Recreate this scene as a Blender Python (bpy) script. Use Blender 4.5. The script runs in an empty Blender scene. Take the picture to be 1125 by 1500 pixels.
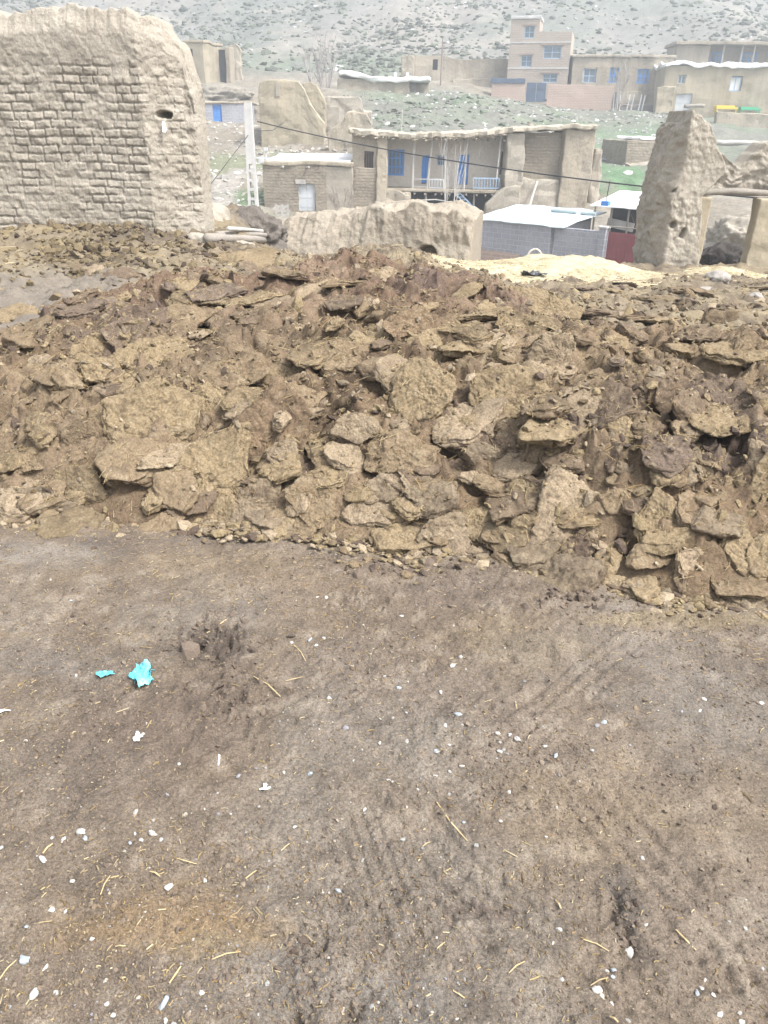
import bpy, math, random
import numpy as np
from mathutils import Vector, Matrix

S = bpy.context.scene
C = bpy.data.collections.new('place'); S.collection.children.link(C)
rnd = random.Random(7)
R = math.radians

# ------------------------------------------------------------------ camera
F, PITCH, ROLL, EYE = 1133.0, R(26.3), R(1.0), 1.55
cam = bpy.data.objects.new('camera', bpy.data.cameras.new('camera'))
S.collection.objects.link(cam)
cam.data.sensor_fit = 'VERTICAL'; cam.data.sensor_height = 24; cam.data.lens = 24 * F / 1500
cam.data.clip_start = 0.05; cam.data.clip_end = 2000
cam.location = (0, 0, EYE)
rot = Matrix.Rotation(R(90) - PITCH, 3, 'X') @ Matrix.Rotation(ROLL, 3, 'Z')
cam.rotation_euler = rot.to_euler()
S.camera = cam

def ray(px, py):
    d = rot @ Vector(((px - 562.5) / F, (750 - py) / F, -1))
    return d
def at(px, py, Y):
    d = ray(px, py); t = Y / d.y
    return Vector((d.x * t, Y, EYE + d.z * t))
def onz(px, py, z=0.0):
    d = ray(px, py); t = (z - EYE) / d.z
    return Vector((d.x * t, d.y * t, z))

# ------------------------------------------------------------------ noise
def _h(ix, iy, iz, seed):
    n = (ix.astype(np.uint32) * np.uint32(374761393)) ^ (iy.astype(np.uint32) * np.uint32(668265263)) ^ (iz.astype(np.uint32) * np.uint32(2147483647 - 61)) ^ np.uint32((seed * 974711 + 12345) & 0xffffffff)
    n = (n ^ (n >> np.uint32(13))) * np.uint32(1274126177)
    n = (n ^ (n >> np.uint32(15))) * np.uint32(2246822519)
    n = n ^ (n >> np.uint32(16))
    return (n & np.uint32(0xffffff)).astype(np.float32) / np.float32(0xffffff) * 2 - 1
def hash1(a, seed=0, b=None):
    a = np.asarray(a).astype(np.int64); b = np.zeros_like(a) if b is None else np.asarray(b).astype(np.int64)
    return _h(a, b, np.zeros_like(a), seed) * .5 + .5
def noise3(p, seed=0):
    p = np.asarray(p, np.float32); i = np.floor(p); f = p - i; i = i.astype(np.int64)
    u = f * f * f * (f * (f * 6 - 15) + 10)
    out = 0
    for dx in (0, 1):
        wx = u[:, 0] if dx else 1 - u[:, 0]
        for dy in (0, 1):
            wy = u[:, 1] if dy else 1 - u[:, 1]
            for dz in (0, 1):
                wz = u[:, 2] if dz else 1 - u[:, 2]
                out = out + wx * wy * wz * _h(i[:, 0] + dx, i[:, 1] + dy, i[:, 2] + dz, seed)
    return out
def noise2(x, y, seed=0):
    x = np.asarray(x, np.float32); y = np.asarray(y, np.float32)
    ix = np.floor(x); iy = np.floor(y); fx = x - ix; fy = y - iy
    ix = ix.astype(np.int64); iy = iy.astype(np.int64); z = np.zeros_like(ix)
    ux = fx * fx * fx * (fx * (fx * 6 - 15) + 10); uy = fy * fy * fy * (fy * (fy * 6 - 15) + 10)
    return ((1 - ux) * (1 - uy) * _h(ix, iy, z, seed) + ux * (1 - uy) * _h(ix + 1, iy, z, seed)
            + (1 - ux) * uy * _h(ix, iy + 1, z, seed) + ux * uy * _h(ix + 1, iy + 1, z, seed))
def fbm3(p, oct=4, seed=0, gain=.5):
    p = np.asarray(p, np.float32); o = 0; a = 1
    for k in range(oct):
        o = o + a * noise3(p * 2.03 ** k + 17.3 * k, seed + k); a *= gain
    return o
def fbm2(x, y, oct=4, seed=0, gain=.5):
    x = np.asarray(x, np.float32); y = np.asarray(y, np.float32); o = 0; a = 1
    for k in range(oct):
        s = 2.03 ** k; o = o + a * noise2(x * s + 17.3 * k, y * s - 9.1 * k, seed + k); a *= gain
    return o
def worley2(x, y, seed=0):
    """nearest jittered cell: distance gap to the second cell, cell id pair, offset from its centre"""
    x = np.asarray(x, np.float64); y = np.asarray(y, np.float64); ix = np.floor(x).astype(np.int64); iy = np.floor(y).astype(np.int64)
    f1 = np.full(x.shape, 9.); f2 = np.full(x.shape, 9.); ci = np.zeros_like(ix); cj = np.zeros_like(iy); ox = np.zeros_like(x); oy = np.zeros_like(x)
    for a in (-1, 0, 1):
        for b in (-1, 0, 1):
            i, j = ix + a, iy + b; px = i + .1 + .8 * hash1(i, seed, j); py = j + .1 + .8 * hash1(i, seed + 1, j); dx, dy = x - px, y - py; d = np.hypot(dx, dy)
            n = d < f1; f2 = np.where(n, f1, np.minimum(f2, d)); f1 = np.where(n, d, f1); ci = np.where(n, i, ci); cj = np.where(n, j, cj); ox = np.where(n, dx, ox); oy = np.where(n, dy, oy)
    return f2 - f1, ci, cj, ox, oy
def sstep(a, b, x):
    t = np.clip((np.asarray(x, float) - a) / (b - a), 0, 1); return t * t * (3 - 2 * t)

# ------------------------------------------------------------------ mesh output
def tag(o, label=None, cat=None, group=None, kind=None):
    if label: o['label'] = label
    if cat: o['category'] = cat
    if group: o['group'] = group
    if cat: o['kind'] = 'thing'
    if kind: o['kind'] = kind
    return o
def build(name, V, F_, m, parent=None, col=None, smooth=True):
    """V (n,3); F_ a list of face arrays (each (k,3) or (k,4)); one mesh object"""
    V = np.ascontiguousarray(V, np.float32)
    fs = [np.asarray(f, np.int32) for f in F_ if len(f)]
    me = bpy.data.meshes.new(name)
    me.vertices.add(len(V)); me.vertices.foreach_set('co', V.ravel())
    loops = np.concatenate([f.ravel() for f in fs])
    tot = np.concatenate([np.full(len(f), f.shape[1], np.int32) for f in fs])
    st = np.concatenate(([0], np.cumsum(tot)[:-1])).astype(np.int32)
    me.loops.add(len(loops)); me.loops.foreach_set('vertex_index', loops)
    me.polygons.add(len(tot)); me.polygons.foreach_set('loop_start', st); me.polygons.foreach_set('loop_total', tot)
    me.update(calc_edges=True)
    me.polygons.foreach_set('use_smooth', np.full(len(tot), bool(smooth)))
    if col is not None:
        a = me.attributes.new('Col', 'FLOAT_COLOR', 'POINT')
        c = np.ones((len(V), 4), np.float32); c[:, :3] = col
        a.data.foreach_set('color', c.ravel())
    if m: me.materials.append(m)
    o = bpy.data.objects.new(name, me); C.objects.link(o)
    if parent: o.parent = parent
    return o
def thing(name, label, cat, loc=(0, 0, 0), rz=0, group=None):
    o = bpy.data.objects.new(name, None); C.objects.link(o)
    o.location = loc; o.rotation_euler = (0, 0, rz); o.empty_display_size = .2
    return tag(o, label, cat, group)

class MB:
    """collects shapes into one mesh"""
    def __init__(s): s.V = []; s.Q = []; s.T = []; s.n = 0
    def add(s, V, Q=(), T=()):
        s.V.append(np.asarray(V, float).reshape(-1, 3))
        if len(Q): s.Q.append(np.asarray(Q, int) + s.n)
        if len(T): s.T.append(np.asarray(T, int) + s.n)
        s.n += len(s.V[-1])
    def box(s, x0, x1, y0, y1, z0, z1, M=None):
        V = np.array([(x, y, z) for z in (z0, z1) for y in (y0, y1) for x in (x0, x1)], float)
        if M is not None: V = np.array([M @ Vector(v) for v in V])
        s.add(V, [(0, 2, 3, 1), (4, 5, 7, 6), (0, 1, 5, 4), (2, 6, 7, 3), (0, 4, 6, 2), (1, 3, 7, 5)])
    def bar(s, a, b, w, h=None):
        a = Vector(a); b = Vector(b); d = (b - a); L = d.length; h = h or w
        q = d.to_track_quat('Z', 'Y').to_matrix().to_4x4(); q.translation = a
        s.box(-w / 2, w / 2, -h / 2, h / 2, 0, L, q)
    def tube(s, pts, r, sides=6, wob=0, seed=0, cap=True):
        pts = [Vector(p) for p in pts]; n = len(pts)
        rs = r if isinstance(r, (list, tuple)) else [r] * n
        rr = random.Random(seed); V = []; up = Vector((0.31, .2, 1)).normalized()
        for i, p in enumerate(pts):
            d = (pts[min(i + 1, n - 1)] - pts[max(i - 1, 0)]).normalized()
            if abs(d.dot(up)) > .97: up = Vector((1, .1, 0)).normalized()
            a = d.cross(up).normalized(); b = d.cross(a)
            for k in range(sides):
                t = 2 * math.pi * k / sides; q = rs[i] * (1 + wob * rr.uniform(-1, 1))
                V.append(p + (a * math.cos(t) + b * math.sin(t)) * q)
        Q = [(i * sides + k, i * sides + (k + 1) % sides, (i + 1) * sides + (k + 1) % sides, (i + 1) * sides + k) for i in range(n - 1) for k in range(sides)]
        T = []
        if cap:
            V += [pts[0], pts[-1]]; m = n * sides
            T = [(m, (k + 1) % sides, k) for k in range(sides)] + [(m + 1, (n - 1) * sides + k, (n - 1) * sides + (k + 1) % sides) for k in range(sides)]
        s.add([tuple(v) for v in V], Q, T)
    def get(s): return np.concatenate(s.V), [np.concatenate(x) for x in (s.Q, s.T) if x]
    def build(s, name, m, parent=None, smooth=False, warp=None):
        V, Fs = s.get()
        if warp: V = warp(V)
        return build(name, V, Fs, m, parent, smooth=smooth)

def weld(V, Q):
    k = np.round(V * 20000).astype(np.int64)
    _, idx, inv = np.unique(k, axis=0, return_index=True, return_inverse=True)
    return V[idx], inv.reshape(-1)[Q]
def edges(a, b, seg, r):
    n = max(1, int(math.ceil((b - a) / seg))); p = list(np.linspace(a, b, n + 1))
    if r > 0 and b - a > 2.2 * r: p += [a + r, a + r * .35, b - r, b - r * .35]
    return np.unique(np.round(p, 5))
def gridface(U, W):
    nu, nw = len(U), len(W); i = np.arange(nu - 1)[:, None] * nw + np.arange(nw - 1)[None]
    i = i.ravel(); g = np.stack(np.meshgrid(U, W, indexing='ij'), -1).reshape(-1, 2)
    return g, np.stack([i, i + nw, i + nw + 1, i + 1], 1)
def rbox(x0, x1, y0, y1, z0, z1, seg=.25, r=.04, segy=None, segz=None):
    """closed subdivided box with rounded edges"""
    X, Y, Z = edges(x0, x1, seg, r), edges(y0, y1, segy or seg, r), edges(z0, z1, segz or seg, r)
    Vs, Qs, n = [], [], 0
    for ax, v, flip in ((1, y0, 0), (1, y1, 1), (0, x0, 1), (0, x1, 0), (2, z0, 1), (2, z1, 0)):
        g, q = gridface(*((X, Z) if ax == 1 else (Y, Z) if ax == 0 else (X, Y)))
        V = np.zeros((len(g), 3)); o = [k for k in range(3) if k != ax]
        V[:, o[0]] = g[:, 0]; V[:, o[1]] = g[:, 1]; V[:, ax] = v
        Vs.append(V); Qs.append((q[:, ::-1] if flip else q) + n); n += len(V)
    V, Q = weld(np.concatenate(Vs), np.concatenate(Qs))
    lo = np.array([x0, y0, z0]) + r; hi = np.array([x1, y1, z1]) - r
    c = np.clip(V, np.minimum(lo, hi), np.maximum(lo, hi)); d = V - c; L = np.linalg.norm(d, axis=1, keepdims=True)
    return np.where(L > 1e-9, c + d / np.maximum(L, 1e-9) * r, V), Q
def roughen(V, amp, freq=1.2, seed=0, oct=4):
    P = np.asarray(V) * freq + seed * 13.7
    return V + amp * np.stack([fbm3(P, oct, seed + 31 * k) for k in range(3)], 1)
def topline(V, z0, z1, fn):
    V = V.copy(); t = fn(V[:, 0]); V[:, 2] = z0 + (V[:, 2] - z0) * (t - z0) / (z1 - z0); return V
def wallcells(x0, x1, z0, z1, y0, t, openings, seg=.3):
    """wall panel with real openings and reveals"""
    X = list(np.linspace(x0, x1, max(2, int((x1 - x0) / seg) + 1))); Z = list(np.linspace(z0, z1, max(2, int((z1 - z0) / seg) + 1)))
    for a, b, c, d in openings:
        X = [x for x in X if abs(x - a) > .06 and abs(x - b) > .06 or x in (x0, x1)] + [a, b]
        Z = [z for z in Z if abs(z - c) > .06 and abs(z - d) > .06 or z in (z0, z1)] + [max(c, z0), min(d, z1)]
    X = np.unique(np.round(X, 4)); Z = np.unique(np.round(Z, 4))
    X = X[(X >= x0 - 1e-3) & (X <= x1 + 1e-3)]; Z = Z[(Z >= z0 - 1e-3) & (Z <= z1 + 1e-3)]
    cx = (X[1:] + X[:-1]) / 2; cz = (Z[1:] + Z[:-1]) / 2
    keep = np.ones((len(cx), len(cz)), bool)
    for a, b, c, d in openings: keep &= ~(((cx > a) & (cx < b))[:, None] & ((cz > c) & (cz < d))[None])
    V, Q = [], []
    def quad(*p): n = len(V); V.extend(p); Q.append((n, n + 1, n + 2, n + 3))
    y1 = y0 + t
    for i in range(len(cx)):
        for j in range(len(cz)):
            if not keep[i, j]: continue
            a, b, c, d = X[i], X[i + 1], Z[j], Z[j + 1]
            quad((a, y0, c), (b, y0, c), (b, y0, d), (a, y0, d)); quad((b, y1, c), (a, y1, c), (a, y1, d), (b, y1, d))
            if i == 0 or not keep[i - 1, j]: quad((a, y1, c), (a, y0, c), (a, y0, d), (a, y1, d))
            if i == len(cx) - 1 or not keep[i + 1, j]: quad((b, y0, c), (b, y1, c), (b, y1, d), (b, y0, d))
            if j == 0 or not keep[i, j - 1]: quad((a, y1, c), (b, y1, c), (b, y0, c), (a, y0, c))
            if j == len(cz) - 1 or not keep[i, j + 1]: quad((a, y0, d), (b, y0, d), (b, y1, d), (a, y1, d))
    return weld(np.array(V), np.array(Q))

_ico = {}
def ico(k):
    if k not in _ico:
        import bmesh
        b = bmesh.new(); bmesh.ops.create_icosphere(b, subdivisions=k, radius=1); b.verts.ensure_lookup_table()
        _ico[k] = (np.array([v.co for v in b.verts]), np.array([[v.index for v in f.verts] for f in b.faces])); b.free()
    return _ico[k]

# ------------------------------------------------------------------ materials
def ramp(nt, src, stops):
    n = nt.nodes.new('ShaderNodeValToRGB'); e = n.color_ramp.elements
    while len(e) < len(stops): e.new(.5)
    for k, (p, c) in enumerate(stops): e[k].position = p; e[k].color = (*c, 1)
    nt.links.new(src, n.inputs[0]); return n.outputs[0]
def mat(name, cols=None, scale=2., bump=.4, bscale=14., dist=.03, rough=.92, brick=None, attr=False, fine=60., famp=.3, spec=.25, metal=0, trans=None, stretch=None, grain=0, streak=0):
    m = bpy.data.materials.new(name); m.use_nodes = True; nt = m.node_tree; N = nt.nodes; L = nt.links
    b = N['Principled BSDF']; b.inputs['Roughness'].default_value = rough; b.inputs['Specular IOR Level'].default_value = spec; b.inputs['Metallic'].default_value = metal
    tc = N.new('ShaderNodeTexCoord'); co = tc.outputs['Object']
    if stretch:
        mp = N.new('ShaderNodeMapping'); mp.inputs['Scale'].default_value = stretch; L.new(co, mp.inputs[0]); co = mp.outputs[0]
    def noise(s, d=6, r=.6):
        n = N.new('ShaderNodeTexNoise'); n.inputs['Scale'].default_value = s; n.inputs['Detail'].default_value = d; n.inputs['Roughness'].default_value = r
        L.new(co, n.inputs['Vector']); return n.outputs['Fac']
    def mix(mode, fac, a, c):
        x = N.new('ShaderNodeMix'); x.data_type = 'RGBA'; x.blend_type = mode
        for s, v in ((x.inputs['Factor'], fac), (x.inputs[6], a), (x.inputs[7], c)):
            if hasattr(v, 'is_output'): L.new(v, s)
            else: s.default_value = v
        return x.outputs[2]
    if attr:
        a = N.new('ShaderNodeAttribute'); a.attribute_name = 'Col'; c = a.outputs['Color']
    else:
        k = len(cols); c = ramp(nt, noise(scale), [(.3 + .4 * i / max(1, k - 1), q) for i, q in enumerate(cols)])
    lo, hi = 1 - famp, 1 + famp
    f = ramp(nt, noise(fine, 4, .7), [(.3, (lo / 2,) * 3), (.7, (hi / 2,) * 3)])
    c = mix('MULTIPLY', 1.0, c, f)
    if grain:
        f2 = ramp(nt, noise(fine * 3.2, 2, .6), [(.3, (.5 - grain / 2,) * 3), (.7, (.5 + grain / 2,) * 3)]); g2 = N.new('ShaderNodeVectorMath'); g2.operation = 'SCALE'; g2.inputs['Scale'].default_value = 2; L.new(f2, g2.inputs[0]); c = mix('MULTIPLY', 1.0, c, g2.outputs[0])
    if streak:
        mp2 = N.new('ShaderNodeMapping'); mp2.inputs['Scale'].default_value = (1.1, 1.1, .16); L.new(tc.outputs['Object'], mp2.inputs[0]); ns = N.new('ShaderNodeTexNoise'); ns.inputs['Scale'].default_value = streak; ns.inputs['Detail'].default_value = 5; L.new(mp2.outputs[0], ns.inputs['Vector'])
        c = mix('MULTIPLY', .75, c, ramp(nt, ns.outputs['Fac'], [(.36, (.72, .69, .66)), (.5, (1, 1, 1)), (.66, (1.12, 1.1, 1.07))]))
    g = N.new('ShaderNodeVectorMath'); g.operation = 'SCALE'; g.inputs['Scale'].default_value = 2; L.new(c, g.inputs[0]); c = g.outputs[0]
    h = noise(bscale, 8, .65)
    if brick:
        sp = N.new('ShaderNodeSeparateXYZ'); L.new(tc.outputs['Object'], sp.inputs[0])
        ad = N.new('ShaderNodeMath'); L.new(sp.outputs[0], ad.inputs[0]); L.new(sp.outputs[1], ad.inputs[1])
        cb = N.new('ShaderNodeCombineXYZ'); L.new(ad.outputs[0], cb.inputs[0]); L.new(sp.outputs[2], cb.inputs[1])
        dn = N.new('ShaderNodeTexNoise'); dn.inputs['Scale'].default_value = 2.5; L.new(tc.outputs['Object'], dn.inputs[0])
        vm = N.new('ShaderNodeVectorMath'); vm.operation = 'MULTIPLY_ADD'; L.new(dn.outputs['Color'], vm.inputs[0]); vm.inputs[1].default_value = (.1 * brick.get('wob', 1),) * 3; L.new(cb.outputs[0], vm.inputs[2])
        bt = N.new('ShaderNodeTexBrick'); L.new(vm.outputs[0], bt.inputs['Vector']); bt.inputs['Scale'].default_value = 1
        bt.inputs['Brick Width'].default_value = brick['w']; bt.inputs['Row Height'].default_value = brick['h']; bt.inputs['Mortar Size'].default_value = brick['m']; bt.inputs['Mortar Smooth'].default_value = .4
        bt.inputs['Color1'].default_value = (.42, .42, .42, 1); bt.inputs['Color2'].default_value = (.58, .58, .58, 1); bt.inputs['Mortar'].default_value = (.5, .5, .5, 1)
        v2 = N.new('ShaderNodeVectorMath'); v2.operation = 'SCALE'; v2.inputs['Scale'].default_value = 2; L.new(bt.outputs['Color'], v2.inputs[0])
        c = mix('MULTIPLY', brick.get('var', .6), c, v2.outputs[0])
        if 'mc' in brick: c = mix('MIX', bt.outputs['Fac'], c, (*brick['mc'], 1))
        mh = N.new('ShaderNodeMath'); mh.operation = 'MULTIPLY_ADD'; L.new(bt.outputs['Fac'], mh.inputs[0]); mh.inputs[1].default_value = -brick.get('depth', .6); L.new(h, mh.inputs[2]); h = mh.outputs[0]
    L.new(c, b.inputs['Base Color'])
    if bump:
        bp = N.new('ShaderNodeBump'); bp.inputs['Strength'].default_value = bump; bp.inputs['Distance'].default_value = dist
        L.new(h, bp.inputs['Height']); L.new(bp.outputs[0], b.inputs['Normal'])
    if trans: b.inputs['Transmission Weight'].default_value = trans
    return m
# ------------------------------------------------------------------ light, sky, air
SUN_EL, SUN_AZ = R(56), R(122)          # azimuth clockwise from +Y: behind the camera, to the right
w = bpy.data.worlds.new('World'); S.world = w; w.use_nodes = True
nt = w.node_tree; bg = nt.nodes['Background']
sky = nt.nodes.new('ShaderNodeTexSky'); sky.sky_type = 'NISHITA'; sky.sun_disc = False
sky.sun_elevation = SUN_EL; sky.sun_rotation = SUN_AZ; sky.air_density = 1.0; sky.dust_density = 4; sky.ozone_density = 1
hs = nt.nodes.new('ShaderNodeHueSaturation'); hs.inputs['Saturation'].default_value = .3      # veiled, overcast sky
nt.links.new(sky.outputs[0], hs.inputs['Color']); nt.links.new(hs.outputs[0], bg.inputs[0]); bg.inputs[1].default_value = .12
sl = bpy.data.lights.new('sun', 'SUN'); sl.energy = 1.5; sl.angle = R(10); sl.color = (1, .96, .9)
sun = bpy.data.objects.new('sun', sl); C.objects.link(sun)
sd = Vector((math.sin(SUN_AZ) * math.cos(SUN_EL), math.cos(SUN_AZ) * math.cos(SUN_EL), math.sin(SUN_EL)))
sun.rotation_euler = sd.to_track_quat('Z', 'Y').to_euler()
S.view_settings.view_transform = 'Standard'; S.view_settings.look = 'None'; S.view_settings.gamma = 1
S.view_settings.exposure = 1.76
S.cycles.max_bounces = 5; S.cycles.diffuse_bounces = 3; S.cycles.glossy_bounces = 2; S.cycles.volume_bounces = 0
S.cycles.caustics_reflective = False; S.cycles.caustics_refractive = False

# ------------------------------------------------------------------ terrain heights
COLS = [(330, [(13, .15), (16, -.5), (24, -3.2), (40, -3.0), (46, -1.9), (58, .0), (66, 1.5), (72, 2.1), (80, 4.2), (90, 5.6), (110, 8), (130, 12), (160, 21), (250, 50)]),
        (600, [(13, .0), (16, -.8), (24, -3.5), (44, -4.0), (50, -2.2), (57, .9), (80, 4.2), (93, 5.6), (100, 6.3), (110, 7.5), (130, 12), (160, 21.5), (250, 50)]),
        (900, [(13, -.4), (16, -.8), (20, -2.4), (26, -3.6), (38, -3.8), (46, -2.2), (54, -.4), (75, 2.2), (91, 3.7), (98, 4.2), (110, 7.5), (130, 12), (160, 21), (250, 50)]),
        (1080, [(13, -.4), (17, -.65), (22, -1.9), (36, -2.5), (46, -1.5), (54, 0), (75, 2.0), (91, 3.4), (98, 3.9), (110, 7.5), (130, 12), (160, 21), (250, 50)])]
def H_far(x, y):
    x = np.asarray(x, float); y = np.asarray(y, float)
    u = 562.5 + 1261 * x / np.maximum(y, 1)
    zs = [np.interp(y, [a for a, _ in c], [b for _, b in c]) for _, c in COLS]; us = [c for c, _ in COLS]
    o = zs[0].copy()
    for k in range(3):
        t = sstep(us[k], us[k + 1], u); o = np.where(u > us[k], zs[k] * (1 - t) + zs[k + 1] * t, o)
    a = np.clip((y - 14) / 60, 0, 1)
    o = o + a * .35 * fbm2(x * .12, y * .12, 5, 3) + .07 * np.clip((y - 14) / 8, 0, 1) * fbm2(x * .9, y * .9, 4, 9)
    g = np.clip((y - 104) / 40, 0, 1)
    o = o + g * (2.2 * fbm2(x * .035, y * .02, 4, 21) - 1.2 * np.abs(fbm2(x * .06, y * .015, 3, 77)))
    return o
def H_yard(x, y):
    x = np.asarray(x, float); y = np.asarray(y, float)
    left = 1 - sstep(-2.6, -.9, x)
    o = left * (.22 * sstep(3.6, 7, y) + .08 * sstep(7, 10, y)) + .1 * (1 - left) * (1 - sstep(.5, 2, x)) * sstep(6, 11, y)
    right = sstep(-.4, 1.6, x)
    o = o - right * .62 * sstep(6, 16, y)
    o = o + .13 * np.exp(-((x + 4.1) / 1.5) ** 2 - ((y - 9.75) / .55) ** 2) + .1 * np.exp(-((x + 3.0) / .35) ** 2 - ((y - 9.7) / .4) ** 2)
    o = o - .5 * sstep(-2.6, -1.8, x) * (1 - right) * sstep(11.6, 14, y)
    o = o - .28 * np.exp(-((x + 1.25) / .8) ** 2) * sstep(9.6, 12, y)
    o = o - sstep(14.6, 18, y) * (2.2 - .9 * sstep(3.5, 5, x))
    return o

# ------------------------------------------------------------------ yard ground
gm = mat('yard_soil', attr=True, bump=.7, bscale=55, dist=.014, fine=150, famp=.45, grain=.4, rough=.88)
ys = [-5.0, -3, -1.5, -.5, .1, .4]
yv = .55
while yv < 5.2: ys.append(yv); yv += max(.0038, .0030 * yv)
while yv < 18: ys.append(yv); yv += .0042 * yv - .004
ys = np.array(ys)
U = np.linspace(-1, 1, 860); xs = np.sign(U) * (1.75 * np.abs(U) + 12 * np.abs(U) ** 4)
G, GQ = gridface(xs, ys); GQ = GQ
gx, gy = G[:, 0], G[:, 1]

def ell(px, py, rx, ry, z=0.0):
    c = onz(px, py, z); a = onz(px + rx, py, z); b = onz(px, py - ry, z); e = onz(px, py + ry, z)
    return c.x, c.y, abs(a.x - c.x), abs(b.y - e.y) / 2
def blob(px, py, rx, ry, soft=.6, seed=0, x=None, y=None, nz=.55):
    cx, cy, ax, ay = ell(px, py, rx, ry); x = gx if x is None else x; y = gy if y is None else y
    d = np.sqrt(((x - cx) / ax) ** 2 + ((y - cy) / ay) ** 2)
    d = d + nz * fbm2(x / ax * 1.6 + seed, y / ay * 1.6, 4, 5 + seed)
    return 1 - sstep(1 - soft, 1 + soft, d)

gz = H_yard(gx, gy)
near = np.clip((6.5 - gy) / 2, 0, 1)
gz = gz + .016 * fbm2(gx * 1.6, gy * 1.6, 3, 1) + .0055 * fbm2(gx * 7, gy * 7, 3, 2)
cl = fbm2(gx * 22, gy * 22, 3, 4, .6)
gz = gz + (.0032 + .0035 * sstep(-.2, .6, fbm2(gx * 2.1, gy * 2.1, 3, 8))) * cl + .0024 * fbm2(gx * 70, gy * 70, 2, 6, .7)
gz = gz + .045 * np.clip((gy - 4.6) / 2, 0, 1) * fbm2(gx * 4, gy * 4, 6, 14, .66)
# tyre tracks: pressed bands with lugs, set where the vehicle turned
lugs = np.zeros_like(gx)
def track(a, b, wd, depth, seed, lug=.034, gain=1.):
    global gz
    A = onz(*a); B = onz(*b); d = np.array([B.x - A.x, B.y - A.y]); Ln = np.hypot(*d); d /= Ln
    s = (gx - A.x) * d[0] + (gy - A.y) * d[1]; t = -(gx - A.x) * d[1] + (gy - A.y) * d[0]
    t = t + .03 * np.sin(s * 3.1 + seed) + .012 * fbm2(s * 6, t * 3, 2, seed)
    m = (1 - sstep(wd * .42, wd * .56, np.abs(t))) * sstep(-.06, .1, s) * (1 - sstep(Ln - .1, Ln + .05, s))
    m = m * sstep(-.6, -.05, fbm2(gx * 3.2 + seed, gy * 3.2, 3, 30 + seed))
    rib = np.abs((t / wd * 4.0 + .5) % 1 - .5) * 2                 # long grooves
    zig = np.abs(((s + np.abs(t) * .8) / lug) % 1 - .5) * 2         # cross lugs
    gz = gz + m * gain * (-depth * .5 + depth * sstep(.25, .6, rib) * .9 - depth * .5 * sstep(.62, .85, zig) * sstep(.2, .7, rib))
track((560, 1150), (985, 1560), .20, .0115, 1, .05)
track((860, 1130), (1130, 1480), .19, .0095, 2, .045)
track((430, 1290), (640, 1640), .20, .008, 3)
track((990, 880), (760, 1120), .18, .008, 5)
track((500, 1180), (590, 1420), .13, .007, 4)
# churned hoof prints and broken crust
for (px, py, rx, ry, amp, sd) in ((300, 945, 62, 28, .020, 1), (330, 1010, 60, 34, .016, 2), (455, 1395, 34, 34, .016, 3), (915, 1335, 26, 60, .013, 4), (470, 1470, 60, 40, .012, 5), (700, 1340, 50, 22, .008, 6), (60, 900, 70, 30, .010, 7), (1050, 1430, 46, 40, .009, 8), (540, 880, 60, 16, .01, 9)):
    m = blob(px, py, rx, ry, .5, sd)
    r_ = 1 - np.abs(fbm2(gx * 17 + sd * 7, gy * 13, 4, 40 + sd, .6)) * 2
    gz = gz + m * amp * (r_ - .25)
# colours: bare soil, damp, dusty and straw-stained patches with shapes of their own
def lerp(c, col, m): return c * (1 - m[:, None]) + np.asarray(col, float) * m[:, None]
n1 = fbm2(gx * .9, gy * .9, 5, 50); n2 = fbm2(gx * 3.5, gy * 3.5, 5, 51); n3 = fbm2(gx * 16, gy * 16, 4, 52)
SOIL = (.155, .122, .094)
gc = np.tile(np.array(SOIL), (len(gx), 1))
gc = lerp(gc, (.185, .150, .122), sstep(.0, .7, n1 + .3 * n2))
gc = lerp(gc, (.165, .145, .126), sstep(.15, .7, fbm2(gx * 1.3 + 9, gy * 1.3, 5, 53) + .35 * n2) * .75)
gc = lerp(gc, (.158, .118, .084), sstep(.1, .7, fbm2(gx * 1.7 + 3, gy * 1.7, 5, 54) + .4 * n2) * .65)
gc = lerp(gc, (.105, .082, .066), sstep(.25, .8, fbm2(gx * 2.1 + 31, gy * 2.1, 5, 55) + .45 * n2) * .5)
gc = lerp(gc, (.215, .185, .150), sstep(.45, .9, n3) * .55)
gc = lerp(gc, (.09, .07, .056), sstep(.45, .95, -n3) * .4)
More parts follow.
